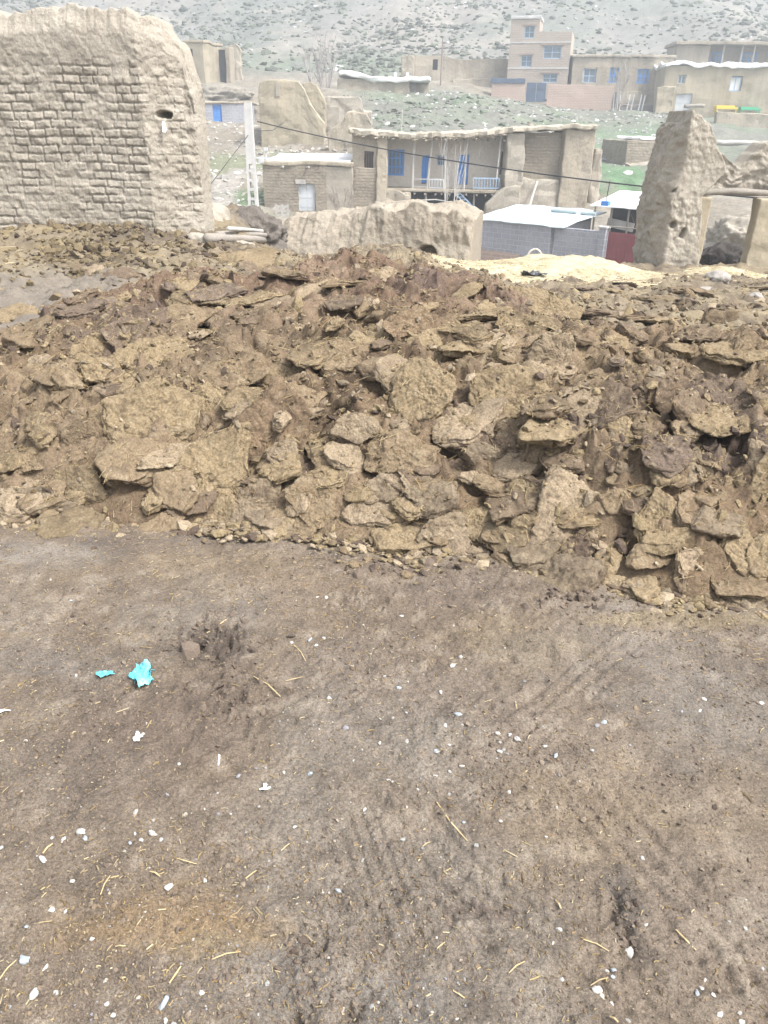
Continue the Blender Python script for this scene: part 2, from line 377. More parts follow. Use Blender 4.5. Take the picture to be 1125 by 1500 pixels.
for (px, py, rx, ry, col, st, sd) in (
        (265, 1355, 125, 48, (.20, .132, .066), .75, 1), (310, 1385, 70, 22, (.225, .165, .075), .45, 2), (300, 950, 60, 26, (.055, .042, .036), .85, 3), (335, 1020, 55, 34, (.062, .046, .038), .7, 4),
        (918, 1330, 20, 52, (.055, .05, .048), .85, 5), (712, 1338, 42, 14, (.075, .055, .05), .7, 6), (70, 815, 80, 18, (.21, .195, .18), .55, 7), (250, 800, 110, 18, (.085, .068, .062), .75, 8),
        (300, 830, 150, 32, (.19, .142, .09), .45, 9), (130, 935, 110, 24, (.17, .122, .078), .4, 10), (480, 840, 130, 28, (.165, .122, .09), .35, 11), (60, 960, 70, 22, (.115, .105, .1), .5, 12),
        (660, 860, 110, 26, (.115, .088, .076), .55, 13), (640, 1110, 70, 50, (.185, .17, .155), .4, 14), (1060, 1060, 90, 60, (.2, .185, .17), .5, 15), (900, 960, 130, 60, (.145, .132, .122), .5, 16),
        (1000, 905, 110, 18, (.225, .175, .095), .55, 17), (230, 1080, 120, 60, (.098, .072, .058), .75, 18), (60, 1140, 100, 60, (.115, .095, .08), .45, 19), (380, 1440, 100, 44, (.175, .16, .148), .5, 20),
        (590, 1460, 70, 60, (.17, .165, .16), .5, 21), (880, 1180, 120, 60, (.2, .155, .105), .5, 22), (1100, 1180, 90, 60, (.19, .145, .1), .45, 23), (560, 1010, 130, 50, (.14, .118, .105), .4, 24), (760, 940, 90, 34, (.2, .155, .095), .4, 25)):
    gc = lerp(gc, col, blob(px, py, rx, ry, .55, sd) * st)
back = sstep(6.0, 7.5, gy)                                       # trampled straw and dung towards the back
gc = lerp(gc, (.20, .165, .115), back * .7)
gc = lerp(gc, (.235, .195, .13), back * sstep(-.1, .5, fbm2(gx * 1.1, gy * 1.1, 5, 60)) * .7)
gc = lerp(gc, (.09, .07, .052), back * sstep(.15, .7, fbm2(gx * 2.6, gy * 2.6, 5, 61)) * .7)
gc = lerp(gc, (.178, .160, .142), sstep(4.6, 6, gy) * (1 - sstep(7.4, 8.4, gy)) * (1 - sstep(-2.7, -1.9, gx)) * .75)
gc = lerp(gc, (.215, .17, .085), np.exp(-((gx + 4.2) / 1.1) ** 2 - ((gy - 9.1) / .9) ** 2) * sstep(-.4, .3, n2) * .75)
gc = lerp(gc, (.075, .06, .05), np.exp(-((gx + 3.05) / .45) ** 2 - ((gy - 9.6) / .5) ** 2) * .8)
gc = lerp(gc, (.12, .105, .092), np.exp(-((gx + 1.7) / .9) ** 2 - ((gy - 13.6) / .8) ** 2) * .9)
fg = np.clip((5.0 - gy) / 1.0, 0, 1) * .28
gc = lerp(gc, (.150, .130, .110), fg)
gc = gc * np.array((.90, .89, .86)) * (1 + .14 * np.clip(n3, -1, 1))[:, None]
tag(build('ground', np.stack([gx, gy, gz], 1), [GQ], gm, col=gc), 'bare brown dirt yard with straw and stones in front of the heap', None, None, 'structure')
def gnd(x, y): return float(H_yard(np.array([x]), np.array([y]))[0])

# ------------------------------------------------------------------ valley, slope and hillside
yf = [12.6]
while yf[-1] < 200: yf.append(yf[-1] * 1.0062)
yf = np.array(yf); uf = np.linspace(-1, 1, 560); uf = np.sign(uf) * (.62 * np.abs(uf) + 1.0 * np.abs(uf) ** 4)
T, TQ = gridface(uf, yf); tx = T[:, 0] * T[:, 1]; ty = T[:, 1]
lowz = sstep(19, 15.5, ty) if False else (1 - sstep(15.5, 19, ty))
tz = H_far(tx, ty) - lowz * (.5 + .9 * (1 - sstep(13, 15, ty)))
def tblob(px, py, Y, rx, ryw, sd=0, soft=.6):
    p = at(px, py, Y); d = np.sqrt(((tx - p.x) / rx) ** 2 + ((ty - Y) / ryw) ** 2) + .5 * fbm2(tx / rx * 1.7 + sd, ty / ryw * 1.7, 4, 70 + sd)
    return 1 - sstep(1 - soft, 1 + soft, d)
m1 = fbm2(tx * .25, ty * .25, 6, 80, .6); m2 = fbm2(tx * .05, ty * .05, 5, 81); m3 = fbm2(tx * 1.6, ty * 1.6, 4, 82)
tcol = np.tile(np.array((.20, .175, .14)), (len(tx), 1))
tcol = lerp(tcol, (.225, .205, .172), sstep(-.1, .6, m1))
slope = sstep(47, 52, ty) * (1 - sstep(90, 97, ty)) * sstep(-.08, -.0, tx / ty)
tcol = lerp(tcol, (.145, .148, .128), slope * .85)
tcol = lerp(tcol, (.17, .17, .14), slope * sstep(0, .6, m1))
tcol = lerp(tcol, (.11, .15, .09), slope * .7 * sstep(.35, .8, m2 + .5 * m1 + .35 * sstep(.05, .2, tx / ty)) * .5)
hill = sstep(99, 110, ty)
tcol = lerp(tcol, (.12, .15, .10), slope * sstep(.0, .5, fbm2(tx * .3 + 5, ty * .2, 4, 88)) * .4)
tcol = lerp(tcol, (.170, .166, .154), hill * .9)
tcol = lerp(tcol, (.125, .138, .118), hill * sstep(-.1, .5, m2 + .35 * m1) * .75)
tcol = lerp(tcol, (.135, .16, .11), hill * (1 - sstep(118, 130, ty)) * sstep(-.2, .4, m1 + m2) * .65)
tcol = lerp(tcol, (.16, .125, .105), hill * (1 - sstep(104, 112, ty)) * .5)
tcol = lerp(tcol, (.225, .205, .18), hill * sstep(.3, .8, fbm2(tx * .07 + 9, ty * .03, 4, 83)) * .7)
for a in ((350, 283, 46, 2.2, 3.0, (.10, .155, .075), .85), (335, 240, 55, 3, 3, (.13, .15, .085), .7), (905, 242, 52, 1.6, 3.2, (.09, .17, .085), .85), (890, 215, 62, 5, 3, (.09, .16, .08), .5), (1000, 340, 22, 1.2, 2, (.12, .105, .09), .5), (940, 195, 70, 4, 5, (.10, .17, .09), .6), (640, 200, 60, 4, 8, (.16, .155, .14), .5)):
    tcol = lerp(tcol, a[5], tblob(a[0], a[1], a[2], a[3], a[4], int(a[0]) % 17) * a[6])
# footpath winding up on the left
pth = [(300, 300, 40), (322, 282, 45), (333, 268, 51), (360, 262, 53)]
for (a, b) in zip(pth[:-1], pth[1:]):
    A = at(*a); B = at(*b); d = np.array([B.x - A.x, B.y - A.y]); q = np.clip(((tx - A.x) * d[0] + (ty - A.y) * d[1]) / (d @ d), 0, 1)
    dd = np.hypot(tx - A.x - q * d[0], ty - A.y - q * d[1]); tcol = lerp(tcol, (.27, .25, .225), (1 - sstep(.5, 1.1, dd)) * .85)
tcol = lerp(tcol, (.13, .13, .118), hill * sstep(.1, .6, fbm2(tx * .05 + ty * .02, ty * .16 - tx * .03, 5, 89, .6)) * .5)
tcol = lerp(tcol, (.25, .225, .195), hill * sstep(.35, .5, 1 - np.abs(fbm2(tx * .03 + 3, ty * .11, 4, 91)) * 4) * .55)
tcol = tcol * (1 + .18 * np.clip(m3, -1, 1))[:, None]
tm = mat('valley_soil', attr=True, bump=.6, bscale=2.2, dist=.25, fine=5, famp=.3)
tag(build('hillside', np.stack([tx, ty, tz], 1), [TQ], tm, col=tcol), 'pale stony hillside and valley slope behind the village', None, None, 'structure')
def far(x, y): return float(H_far(np.array([x]), np.array([y]))[0])

air = bpy.data.materials.new('air'); air.use_nodes = True; an = air.node_tree; an.nodes.remove(an.nodes['Principled BSDF'])
pv = an.nodes.new('ShaderNodeVolumePrincipled'); pv.inputs['Color'].default_value = (.88, .95, 1, 1); pv.inputs['Density'].default_value = .0028; pv.inputs['Anisotropy'].default_value = .2
an.links.new(pv.outputs[0], an.nodes['Material Output'].inputs['Volume'])
hb = MB(); hb.box(-360, 360, -25, 206, -8.5, 43); tag(hb.build('haze', air), 'thin pale haze over the valley', None, None, 'stuff')

# ------------------------------------------------------------------ scattered small lumps and straw as single sheets of litter
def lumps(name, P, size, m, cols, label, seed=0, flat=.7, k=1, kind='stuff', tilt=.25):
    r = np.random.RandomState(seed); V0, F0 = ico(k); n = len(P); P = np.asarray(P, float)
    base = np.stack([V0 * (1 + .38 * noise3(V0 * 1.3 + q * 9.1, q + seed)[:, None]) for q in range(10)])
    A = base[r.randint(0, 10, n)]                                  # n,v,3
    A = A * np.asarray(size)[:, None, None] * np.stack([r.uniform(.7, 1.3, n), r.uniform(.7, 1.2, n), r.uniform(.5, 1, n) * flat], 1)[:, None]
    t = r.uniform(0, 6.28, n); c, s = np.cos(t), np.sin(t)
    X = A[:, :, 0] * c[:, None] - A[:, :, 1] * s[:, None]; Y = A[:, :, 0] * s[:, None] + A[:, :, 1] * c[:, None]
    a1, a2 = r.normal(0, tilt, n)[:, None], r.normal(0, tilt, n)[:, None]; Zl = A[:, :, 2]
    V = np.stack([X - a1 * Zl, Y - a2 * Zl, Zl + a1 * X + a2 * Y], 2) + P[:, None]
    Fa = (F0[None] + (np.arange(n) * len(V0))[:, None, None]).reshape(-1, 3)
    o = build(name, V.reshape(-1, 3), [Fa], m, col=np.repeat(cols, len(V0), 0), smooth=False)
    return tag(o, label, None, None, kind)
def straws(name, P, N, length, m, cols, label, seed=0, wd=.0016):
    """thin bent three-sided stalks lying on a surface"""
    r = np.random.RandomState(seed); n = len(P); t = r.uniform(0, 6.28, n)
    d = np.stack([np.cos(t), np.sin(t), r.normal(0, .12, n)], 1); d -= N * np.sum(d * N, 1, keepdims=True) * .85
    d /= np.linalg.norm(d, axis=1, keepdims=True); sd = np.cross(N, d)
    Lh = np.asarray(length)[:, None] / 2; b = sd * r.normal(0, .12, n)[:, None] * Lh + N * np.abs(r.normal(0, .05, n))[:, None] * Lh
    wv = np.asarray(wd) * r.uniform(.6, 1.5, n); wv = wv[:, None]
    rings = []
    for q, off in ((-1, 0), (0, 1), (1, 0)):
        c = P + d * Lh * q + b * off
        rings += [c + sd * wv, c - sd * wv, c + N * wv * 1.3]
    V = np.stack(rings, 1).reshape(-1, 3)
    f = [(a + i, a + (i + 1) % 3, a + 3 + (i + 1) % 3, a + 3 + i) for a in (0, 3) for i in range(3)]
    Q = (np.array(f)[None] + (np.arange(n) * 9)[:, None, None]).reshape(-1, 4)
    return tag(build(name, V, [Q], m, col=np.repeat(cols, 9, 0), smooth=False), label, None, None, 'stuff')
# ------------------------------------------------------------------ the dung heap
foot = [(-500, 745), (-200, 752), (0, 762), (150, 766), (300, 772), (420, 784), (560, 790), (640, 806), (740, 828), (850, 858), (950, 880), (1125, 893), (1300, 900), (1700, 905)]
fp = [onz(a, b) for a, b in foot]; FX = [p.x for p in fp]; FY = [p.y for p in fp]
def H_heap(x, y, detail=0):
    x = np.asarray(x, float); y = np.asarray(y, float)
    yf_ = np.interp(x, FX, FY) + .12 * fbm2(x * 2.0, y * 0 + 1, 3, 101)
    d = y - yf_
    pf = 1 - (1 - np.clip(d / np.interp(x, [-2, -.6, .5, 2], [1.9, 1.55, 1.3, 1.25]), 0, 1)) ** 1.9
    yb = np.interp(x, [-3, -1.5, 0, .5, 1.2, 3, 4], [5.4, 6.5, 7.4, 6.6, 6.0, 5.7, 5.2]) + .25 * fbm2(x * 1.2, x * 0, 3, 102)
    pb = 1 - sstep(-.9, .35, y - yb)
    pl = sstep(-3.3, -1.7, x + .18 * fbm2(y * 1.5, x * .3, 3, 103) + .1 * (y - 4)); pr = 1 - sstep(3.4, 4.4, x)
    hm = .56 + .04 * fbm2(x * .9, y * .9, 3, 104) - .75 * H_yard(x, y) + .035 * np.exp(-((x + .6) / 1.0) ** 2) * sstep(4.3, 6.0, y) - .20 * sstep(.5, 1.6, x) * sstep(3.9, 5.4, y) - .06 * (1 - sstep(-2.2, -1.3, x))
    k = pf * pb * pl * pr
    o = k * hm
    lum = fbm2(x * 2.0, y * 2.0, 3, 105); e = np.clip(k * 2.2, 0, 1)
    o = o + e * (.05 * lum + .05 * (1 - 2 * np.abs(fbm2(x * 3.4, y * 3.4, 3, 106))) - .02)
    if detail:
        sx_ = x + .05 * fbm2(x * 7, y * 7, 4, 140); sy_ = y + .05 * fbm2(x * 7, y * 7, 4, 141)
        for sc, hh, sl_, sd in ((2.7, .030, .20, 150), (6.2, .018, .22, 160)):
            gp, ci, cj, ox, oy = worley2(sx_ * sc, sy_ * sc * 1.15, sd)
            o = o + e * (hh * (hash1(ci, sd + 2, cj) - .5) + sl_ / sc * ((hash1(ci, sd + 3, cj) - .5) * ox + (hash1(ci, sd + 4, cj) - .62) * oy) - hh * .6 * (1 - sstep(.0, .13, gp)))
        q = fbm2(x * 11 + .6 * lum, y * 11, 4, 107, .6)
        o = o + e * (.020 * q + .016 * np.abs(fbm2(x * 24, y * 24, 3, 108)) + .006 * fbm2(x * 60, y * 60, 2, 109))
    if detail:
        for hx0, hy0, rr0, dd0 in HOLES:
            o = o - dd0 * (1 - sstep(.3, 1.15, np.hypot(x - hx0, (y - hy0) * 1.1) / rr0 + .35 * fbm2(x * 9, y * 9, 3, 170))) * e
    o = o - .05 * (1 - sstep(.0, .05, k))
    return o
HOLES = []
def H_all(x, y): return H_yard(x, y) + np.maximum(H_heap(x, y), 0)
def cast(px, py, surf=H_all):
    d = np.array(ray(px, py)); t = np.linspace(1.2, 14, 2600) / d[1] * 1.0
    P = np.array([0, 0, EYE])[None] + d[None] * t[:, None]
    hit = np.nonzero(P[:, 2] < surf(P[:, 0], P[:, 1]))[0]
    return Vector(P[hit[0] if len(hit) else -1])

DUNG = {'tan': (.222, .174, .104), 'pale': (.28, .225, .158), 'brown': (.168, .128, .082), 'olive': (.21, .164, .098), 'dark': (.09, .067, .052), 'grey': (.20, .162, .115), 'rust': (.165, .115, .074), 'violet': (.10, .078, .070)}
dm = mat('dung', attr=True, bump=.75, bscale=60, dist=.011, fine=105, famp=.42, rough=.95, spec=.15)
for (px, py, rp, dd) in ((788, 758, 16, .16), (938, 798, 18, .14), (975, 590, 22, .12), (700, 648, 22, .13), (560, 585, 20, .10), (505, 552, 18, .08), (165, 640, 26, .14), (228, 705, 16, .09), (128, 560, 20, .10), (758, 505, 16, .12), (935, 480, 18, .10), (700, 712, 18, .10), (630, 722, 20, .08), (455, 770, 16, .07), (20, 505, 24, .10), (1040, 620, 20, .10), (900, 800, 14, .09), (565, 800, 18, .07), (330, 590, 14, .07), (420, 660, 14, .06), (820, 610, 14, .08), (1090, 640, 16, .1), (290, 730, 14, .07), (240, 560, 14, .06), (880, 540, 16, .07), (650, 590, 16, .06), (60, 600, 18, .08)):
    p_ = cast(px, py); HOLES.append((p_.x, p_.y, rp * (p_ - Vector((0, 0, EYE))).length / F, dd))
hx = np.linspace(-2.75, 4.4, 620); hy = [2.25]
while hy[-1] < 8.6: hy.append(hy[-1] + max(.0085, .0026 * hy[-1]))
HG, HQ = gridface(hx, np.array(hy)); ax_, ay_ = HG[:, 0], HG[:, 1]
hz = H_heap(ax_, ay_, 1); hw = H_yard(ax_, ay_) + hz
wob = .03 * sstep(.02, .15, hz)
HV = np.stack([ax_ + wob * fbm2(ax_ * 9, ay_ * 9, 3, 120), ay_ + wob * fbm2(ax_ * 9, ay_ * 9, 3, 121), hw], 1)
def dungcol(P, base, seed, sc=1.):
    P = np.asarray(P); c = np.tile(np.array(base, float), (len(P), 1))
    a = fbm3(P * 2.3 * sc, 4, seed); b = fbm3(P * 9 * sc, 4, seed + 5); d = fbm3(P * 34 * sc, 3, seed + 9)
    c = lerp(c, np.array(base) * .58 + np.array((.0, .0, .002)), sstep(.1, .75, a + .3 * b) * .65)
    c = lerp(c, np.array(base) * .45 + np.array(DUNG['olive']) * .6, sstep(.05, .7, -a + .35 * b) * .2)
    c = lerp(c, (.25, .205, .14), sstep(.35, .9, d + .3 * b) * .45)
    c = lerp(c, (.07, .05, .038), sstep(.4, .95, -d + .2 * b) * .5)
    return c
keepm = hz > -.03
hc = dungcol(HV, (.168, .125, .083), 200)
big = fbm2(ax_ * 1.1, ay_ * 1.1, 3, 130)
hc = lerp(hc, hc * np.array((.68, .64, .62)), sstep(-.1, .5, big) * .7)
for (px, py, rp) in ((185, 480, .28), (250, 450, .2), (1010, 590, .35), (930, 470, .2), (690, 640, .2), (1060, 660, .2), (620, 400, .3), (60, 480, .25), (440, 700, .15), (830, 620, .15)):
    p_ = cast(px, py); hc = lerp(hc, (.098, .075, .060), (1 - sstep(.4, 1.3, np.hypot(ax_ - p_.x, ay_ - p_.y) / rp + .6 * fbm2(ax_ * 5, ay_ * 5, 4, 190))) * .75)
hc = lerp(hc, hc * np.array((1.0, .95, 1.06)), sstep(4.2, 5.5, ay_) * .8)
qk = keepm[HQ].any(1)
use = np.zeros(len(HV), bool); use[HQ[qk].ravel()] = True; newi = np.cumsum(use) - 1
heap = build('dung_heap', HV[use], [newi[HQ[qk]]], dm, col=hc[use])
tag(heap, 'long knee-high heap of loose crumbled dung across the yard', 'dung heap')

def slab_mesh(a, b, th, seed, base, k=5, kind='slab'):
    r = np.random.RandomState(seed); V, Fc = ico(k)
    ns, ds = [], []
    m = r.randint(5, 9); t0 = r.uniform(0, 6.28)
    for i in range(m):
        t = t0 + 6.283 * (i + r.uniform(-.35, .35)) / m; e = r.uniform(-.25, .35)
        n = np.array([math.cos(t), math.sin(t), e]); ns.append(n / np.linalg.norm(n)); ds.append(r.uniform(.66, 1.0))
    for s in (1, -1):
        n = np.array([r.normal(0, .10), r.normal(0, .10), s]); ns.append(n / np.linalg.norm(n)); ds.append(.55 if kind == 'slab' else r.uniform(.6, .8))
    for i in range(1 if kind == 'slab' else 6):
        n = r.normal(0, 1, 3); n[2] = abs(n[2]) * .9 + .3; ns.append(n / np.linalg.norm(n)); ds.append(r.uniform(.68, .85))
    ns = np.array(ns); ds = np.array(ds); q = np.maximum(V @ ns.T, 1e-4) / ds[None]
    p = 24; rad = (q ** p).sum(1) ** (-1 / p)
    P = V * rad[:, None]; P *= np.array([a, b, th / (.55 if kind == 'slab' else .7) / 2])
    o = r.uniform(-50, 50, 3); sz = min(a, b)
    side = 1 - np.clip(np.abs(P[:, 2]) / (th * .5) - .35, 0, .65) / .65
    rag = fbm3(np.stack([P[:, 0] * 7, P[:, 1] * 7, P[:, 2] * 55], 1) + o, 4, seed, .62)       # torn layered rim
    strat = noise2(P[:, 2] * 150, np.arctan2(P[:, 1], P[:, 0]) * 1.3 + 9, seed + 21)
    P[:, :2] *= (1 + (.125 * rag + .05 * strat) * (.3 + .7 * side))[:, None]
    P[:, 2] += (r.uniform(-.5, .35) * sz) * ((P[:, 0] / a) ** 2 * r.uniform(.2, 1) + (P[:, 1] / b) ** 2 * r.uniform(0, .8)) * (.35 if kind == 'slab' else .1)
    P += (.10 * min(sz, .2)) * np.stack([fbm3(P * 5 / max(sz, .08) * .2 + o + 9 * j, 3, seed + j) for j in range(3)], 1) * np.array([1, 1, .8])
    f1 = fbm3(P * 26 + o, 4, seed + 3, .62); f2 = fbm3(P * 80 + o, 2, seed + 4)
    step = np.floor(fbm3(P * np.array([6, 6, 2]) + o, 4, seed + 6) * 3.2) / 3.2                 # flaked-off layers on the face
    P += V * (.005 * f1 + .0026 * f2)[:, None]; P[:, 2] += .014 * step * np.sign(P[:, 2]) * min(1, sz / .12)
    if kind == 'slab':
        gp = worley2(P[:, 0] * 8 + o[0] + .5 * f1, P[:, 1] * 8 + o[1] + .3 * f1, seed % 500)[0]
        P[:, 2] -= np.sign(P[:, 2]) * .009 * min(1, sz / .12) * (1 - sstep(0, .12, gp)) * sstep(-.2, .4, fbm3(P * 6 + o, 2, seed + 8))
    base = np.array(base) * .6 + np.array((.19, .142, .094)) * .4
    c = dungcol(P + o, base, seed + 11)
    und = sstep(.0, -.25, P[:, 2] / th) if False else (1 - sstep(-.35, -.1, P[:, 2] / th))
    c = lerp(c, c * np.array((.62, .58, .56)), und * .7)               # shade of the underside painted into the slab colour
    return P, Fc, c
def w_big(a, b): return a * b > 1500
def place(name, px, py, wpx, hpx, tilt, azim, tone, thick=None, spin=0, seed=0, kind='slab', k=5, lift=.25, prop=None):
    """a slab seen wpx by hpx at this point of the heap, its face tilted towards azim"""
    p = cast(px, py + hpx * .12); v = (p - Vector((0, 0, EYE))); dist = -(rot.transposed() @ v).z; vd = v.normalized()
    if prop is not None:
        e_ = .12; gx_ = float(H_all(np.array([p.x + e_]), np.array([p.y]))[0] - H_all(np.array([p.x - e_]), np.array([p.y]))[0]) / (2 * e_); gy_ = float(H_all(np.array([p.x]), np.array([p.y + e_]))[0] - H_all(np.array([p.x]), np.array([p.y - e_]))[0]) / (2 * e_)
        nl = Vector((-gx_ * prop, -gy_ * prop, 1)).normalized(); tilt = max(8, math.degrees(math.acos(nl.z)) + tilt); azim = math.degrees(math.atan2(nl.x, -nl.y)) + azim
    t = R(tilt); n = Vector((math.sin(t) * math.sin(R(azim)), -math.sin(t) * math.cos(R(azim)), math.cos(t)))
    fs = max(.42, abs(n.dot(vd)))
    u = vd.cross(n).normalized(); q = n.cross(u)
    a = wpx * dist / F / 2 * 1.15; b = hpx * dist / F / 2 / fs * 1.15
    th = thick or min(.062, .020 + .15 * min(a, b)) * (1 if kind == 'slab' else 1.7)
    P, Fc, c = slab_mesh(a, b, th, seed, DUNG[tone] if isinstance(tone, str) else tone, k, kind)
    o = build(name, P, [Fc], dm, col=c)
    M = Matrix((u, q, n)).transposed() @ Matrix.Rotation(R(spin), 3, 'Z')
    o.matrix_world = Matrix.Translation(p + n * (th * (lift - .02) + (.008 if kind == 'slab' and w_big(wpx, hpx) else 0))) @ M.to_4x4()
    return o
SLABS = [  # px, py, w, h, tilt, azimuth, tone, spin, label
    (222, 600, 118, 98, 52, 5, 'tan', 0, 'large rounded tan slab facing the camera on the left slope'),
    (305, 580, 56, 52, 55, 10, 'tan', 20, 'squarish tan slab wedged right of the large rounded tan slab'),
    (402, 628, 124, 98, 58, -6, 'rust', 0, 'big red-brown disc of dung leaning on the slope, darkest of the broad slabs'),
    (366, 585, 66, 36, 40, 0, 'olive', 0, 'olive slab lying on the upper rim of the red-brown disc'),
    (302, 682, 118, 80, 50, 0, 'tan', 10, 'broad tan slab below the large rounded one, ragged lower edge'),
    (118, 708, 72, 72, 55, -10, 'olive', 0, 'olive-tan lump at the left foot of the heap'),
    (376, 738, 88, 64, 50, 8, 'grey', 0, 'flat grey-brown slab standing at the foot below the red-brown disc'),
    (322, 752, 82, 50, 48, -10, 'tan', 25, 'tan slab half covered by the grey-brown slab at the foot'),
    (545, 745, 84, 48, 40, 0, 'pale', -8, 'bright pale crusty slab jutting from the middle of the foot'),
    (215, 520, 118, 46, 38, 5, 'tan', 0, 'wide tan slab above the large rounded one on the left'),
    (132, 522, 62, 74, 62, 38, 'olive', 35, 'olive plank-like slab leaning steeply on the left shoulder'),
    (180, 490, 52, 38, 48, 20, 'violet', 0, 'smooth dark violet damp slab behind the olive leaning plank'),
    (420, 556, 78, 56, 45, 0, 'olive', 0, 'olive slab on the middle slope right of a small hollow'),
    (343, 545, 92, 46, 42, 0, 'brown', 10, 'brown slab between the wide tan slab and the olive slab'),
    (352, 384, 112, 38, 30, -5, 'tan', -5, 'long tan slab at the back edge of the heap before the logs'),
    (495, 675, 62, 56, 52, 8, 'brown', 20, 'rounded brown slab above the pale crusty slab'),
    (462, 728, 76, 68, 50, 0, 'brown', 0, 'brown lump left of the pale crusty slab at the foot'),
    (522, 622, 60, 46, 48, 0, 'grey', 0, 'small greyish slab in the middle of the slope, right of the red-brown disc'),
    (124, 636, 46, 62, 60, 15, 'brown', 0, 'narrow brown slab standing beside the dark hollow on the left'),
    (36, 490, 76, 30, 30, 0, 'brown', 0, 'brown slab lying flat at the far left edge, dark gap below'),
    (28, 460, 64, 26, 24, 0, 'tan', 0, 'thin tan slab topmost at the far left edge'),
    (60, 668, 66, 40, 40, 0, 'brown', 0, 'low brown slab at the left end of the front slope'),
    (748, 570, 122, 86, 48, 0, 'tan', 0, 'largest smooth domed tan slab on the right half of the slope'),
    (622, 570, 92, 88, 50, -18, 'tan', 0, 'wide tan slab left of the smooth domed slab, sloping left'),
    (808, 520, 84, 64, 62, 0, 'grey', 25, 'streaked grey slab standing above the smooth domed slab'),
    (765, 478, 74, 42, 32, 0, 'olive', 0, 'olive slab roofing a dark hole near the top right'),
    (724, 668, 46, 92, 78, 15, 'grey', 0, 'tall narrow slab standing upright in the middle right slope'),
    (688, 640, 46, 86, 66, -25, 'dark', 0, 'dark damp slab beside the upright narrow slab'),
    (836, 742, 128, 112, 52, 5, 'pale', 0, 'big pale tan slab with jagged lower edge at the right foot'),
    (772, 732, 58, 62, 60, -35, 'tan', 0, 'raised tan slab arching over a hole at the right foot'),
    (964, 755, 72, 62, 55, 10, 'tan', 0, 'chunky tan block right of the big pale slab'),
    (1074, 714, 58, 62, 55, 8, 'olive', 15, 'olive-yellow rounded block near the right edge'),
    (1010, 818, 46, 42, 55, 25, 'pale', 30, 'small pale flat flake leaning at the right foot'),
    (655, 772, 72, 70, 50, 6, 'grey', -15, 'grey cracked slab propped at the foot, middle of the heap'),
    (600, 788, 90, 40, 22, 0, 'tan', 0, 'low tan slab lying flat at the foot beside the grey cracked slab'),
    (715, 762, 66, 44, 40, -10, 'tan', 0, 'tan slab between the grey cracked slab and the arching slab'),
    (606, 735, 52, 38, 45, 20, 'pale', 20, 'pale flake tilted up right of the pale crusty slab'),
    (790, 818, 104, 52, 40, 0, 'tan', 0, 'broad tan slab under the big pale slab, touching the ground'),
    (595, 665, 98, 66, 48, 0, 'brown', 0, 'smooth brown slab under the wide tan slab, middle slope'),
    (862, 600, 82, 62, 45, 10, 'grey', 0, 'grey-brown slab right of the smooth domed slab'),
    (908, 626, 52, 48, 50, 0, 'tan', 0, 'small tan slab in the crumbly right slope'),
    (803, 660, 62, 46, 48, -10, 'brown', 0, 'brown slab right of the upright narrow slab'),
    (1018, 608, 78, 30, 58, 40, 'dark', 35, 'dark slab tipped steeply on the right slope, layered edge showing'),
    (1000, 640, 70, 26, 55, 42, 'brown', 35, 'brown slab tipped below the dark steep slab on the right'),
    (795, 447, 104, 38, 34, 0, 'olive', -8, 'olive-topped slab standing out on the skyline, right of the middle'),
    (888, 466, 56, 24, 28, 0, 'grey', 0, 'flat grey slab on the top, left of the black tilted slab'),
    (932, 470, 40, 30, 60, -40, 'dark', 0, 'black tilted slab on the top at the right'),
    (978, 568, 42, 48, 62, 20, 'dark', 0, 'dark slab standing on edge on the upper right slope'),
    (1052, 466, 46, 48, 70, -10, 'brown', 0, 'brown clump standing on the far right skyline'),
    (1100, 512, 46, 46, 50, 0, 'brown', 0, 'round brown lump near the right edge of the top'),
    (790, 428, 30, 18, 40, 0, 'dark', 0, 'left of two dark clods behind the olive-topped slab'),
    (816, 430, 28, 16, 40, 0, 'dark', 0, 'right of two dark clods behind the olive-topped slab'),
    (606, 476, 74, 44, 36, 0, 'rust', 0, 'pinkish brown slab on the heap top near the middle'),
    (722, 460, 52, 26, 40, 20, 'tan', 10, 'tan slab with dark side on the top, left of the olive roofing slab'),
    (1086, 812, 78, 46, 42, 5, 'tan', 0, 'rough tan slab low at the right edge of the heap'),
    (934, 871, 52, 18, 20, 0, 'brown', 0, 'flat piece lying on the ground at the right foot'),
    (1092, 882, 84, 24, 18, 0, 'grey', 0, 'flat slab lying on the ground at the far right foot'),
    (900, 736, 46, 48, 52, 0, 'brown', 0, 'brown lump between the big pale slab and the chunky block'),
    (640, 505, 84, 40, 36, 0, 'tan', 0, 'tan slab on the top edge above the wide tan slab'),
    (500, 520, 90, 44, 38, 5, 'brown', 0, 'brown slab on the top edge in the middle of the heap'),
    (270, 470, 72, 34, 32, 0, 'brown', 0, 'dark brown slab on the top behind the wide tan slab'),
    (470, 430, 84, 30, 24, 0, 'pale', 0, 'pale sandy slab on the heap top right of the long tan slab'),
    (560, 400, 40, 24, 30, 0, 'pale', 0, 'pale block on the skyline below the low mud wall'),
    (860, 850, 60, 26, 30, 0, 'tan', 0, 'thin tan flake at the foot right of the broad tan slab'),
    (1020, 690, 66, 44, 46, 0, 'grey', 0, 'grey slab left of the olive-yellow rounded block'),
    (236, 770, 60, 30, 30, 0, 'brown', 0, 'thin brown flake on the ground at the left foot'),
]
for i, (px, py, w_, h_, ti, az, tone, sp, lab) in enumerate(SLABS):
    big_ = w_ * h_ > 2600
    o = place('dung_slab', px, py, w_, h_, ti, az, tone, spin=sp, seed=300 + i * 3, k=6 if big_ else 5)
    tag(o, lab, 'dung slab', 'big slabs of dried dung in the heap')
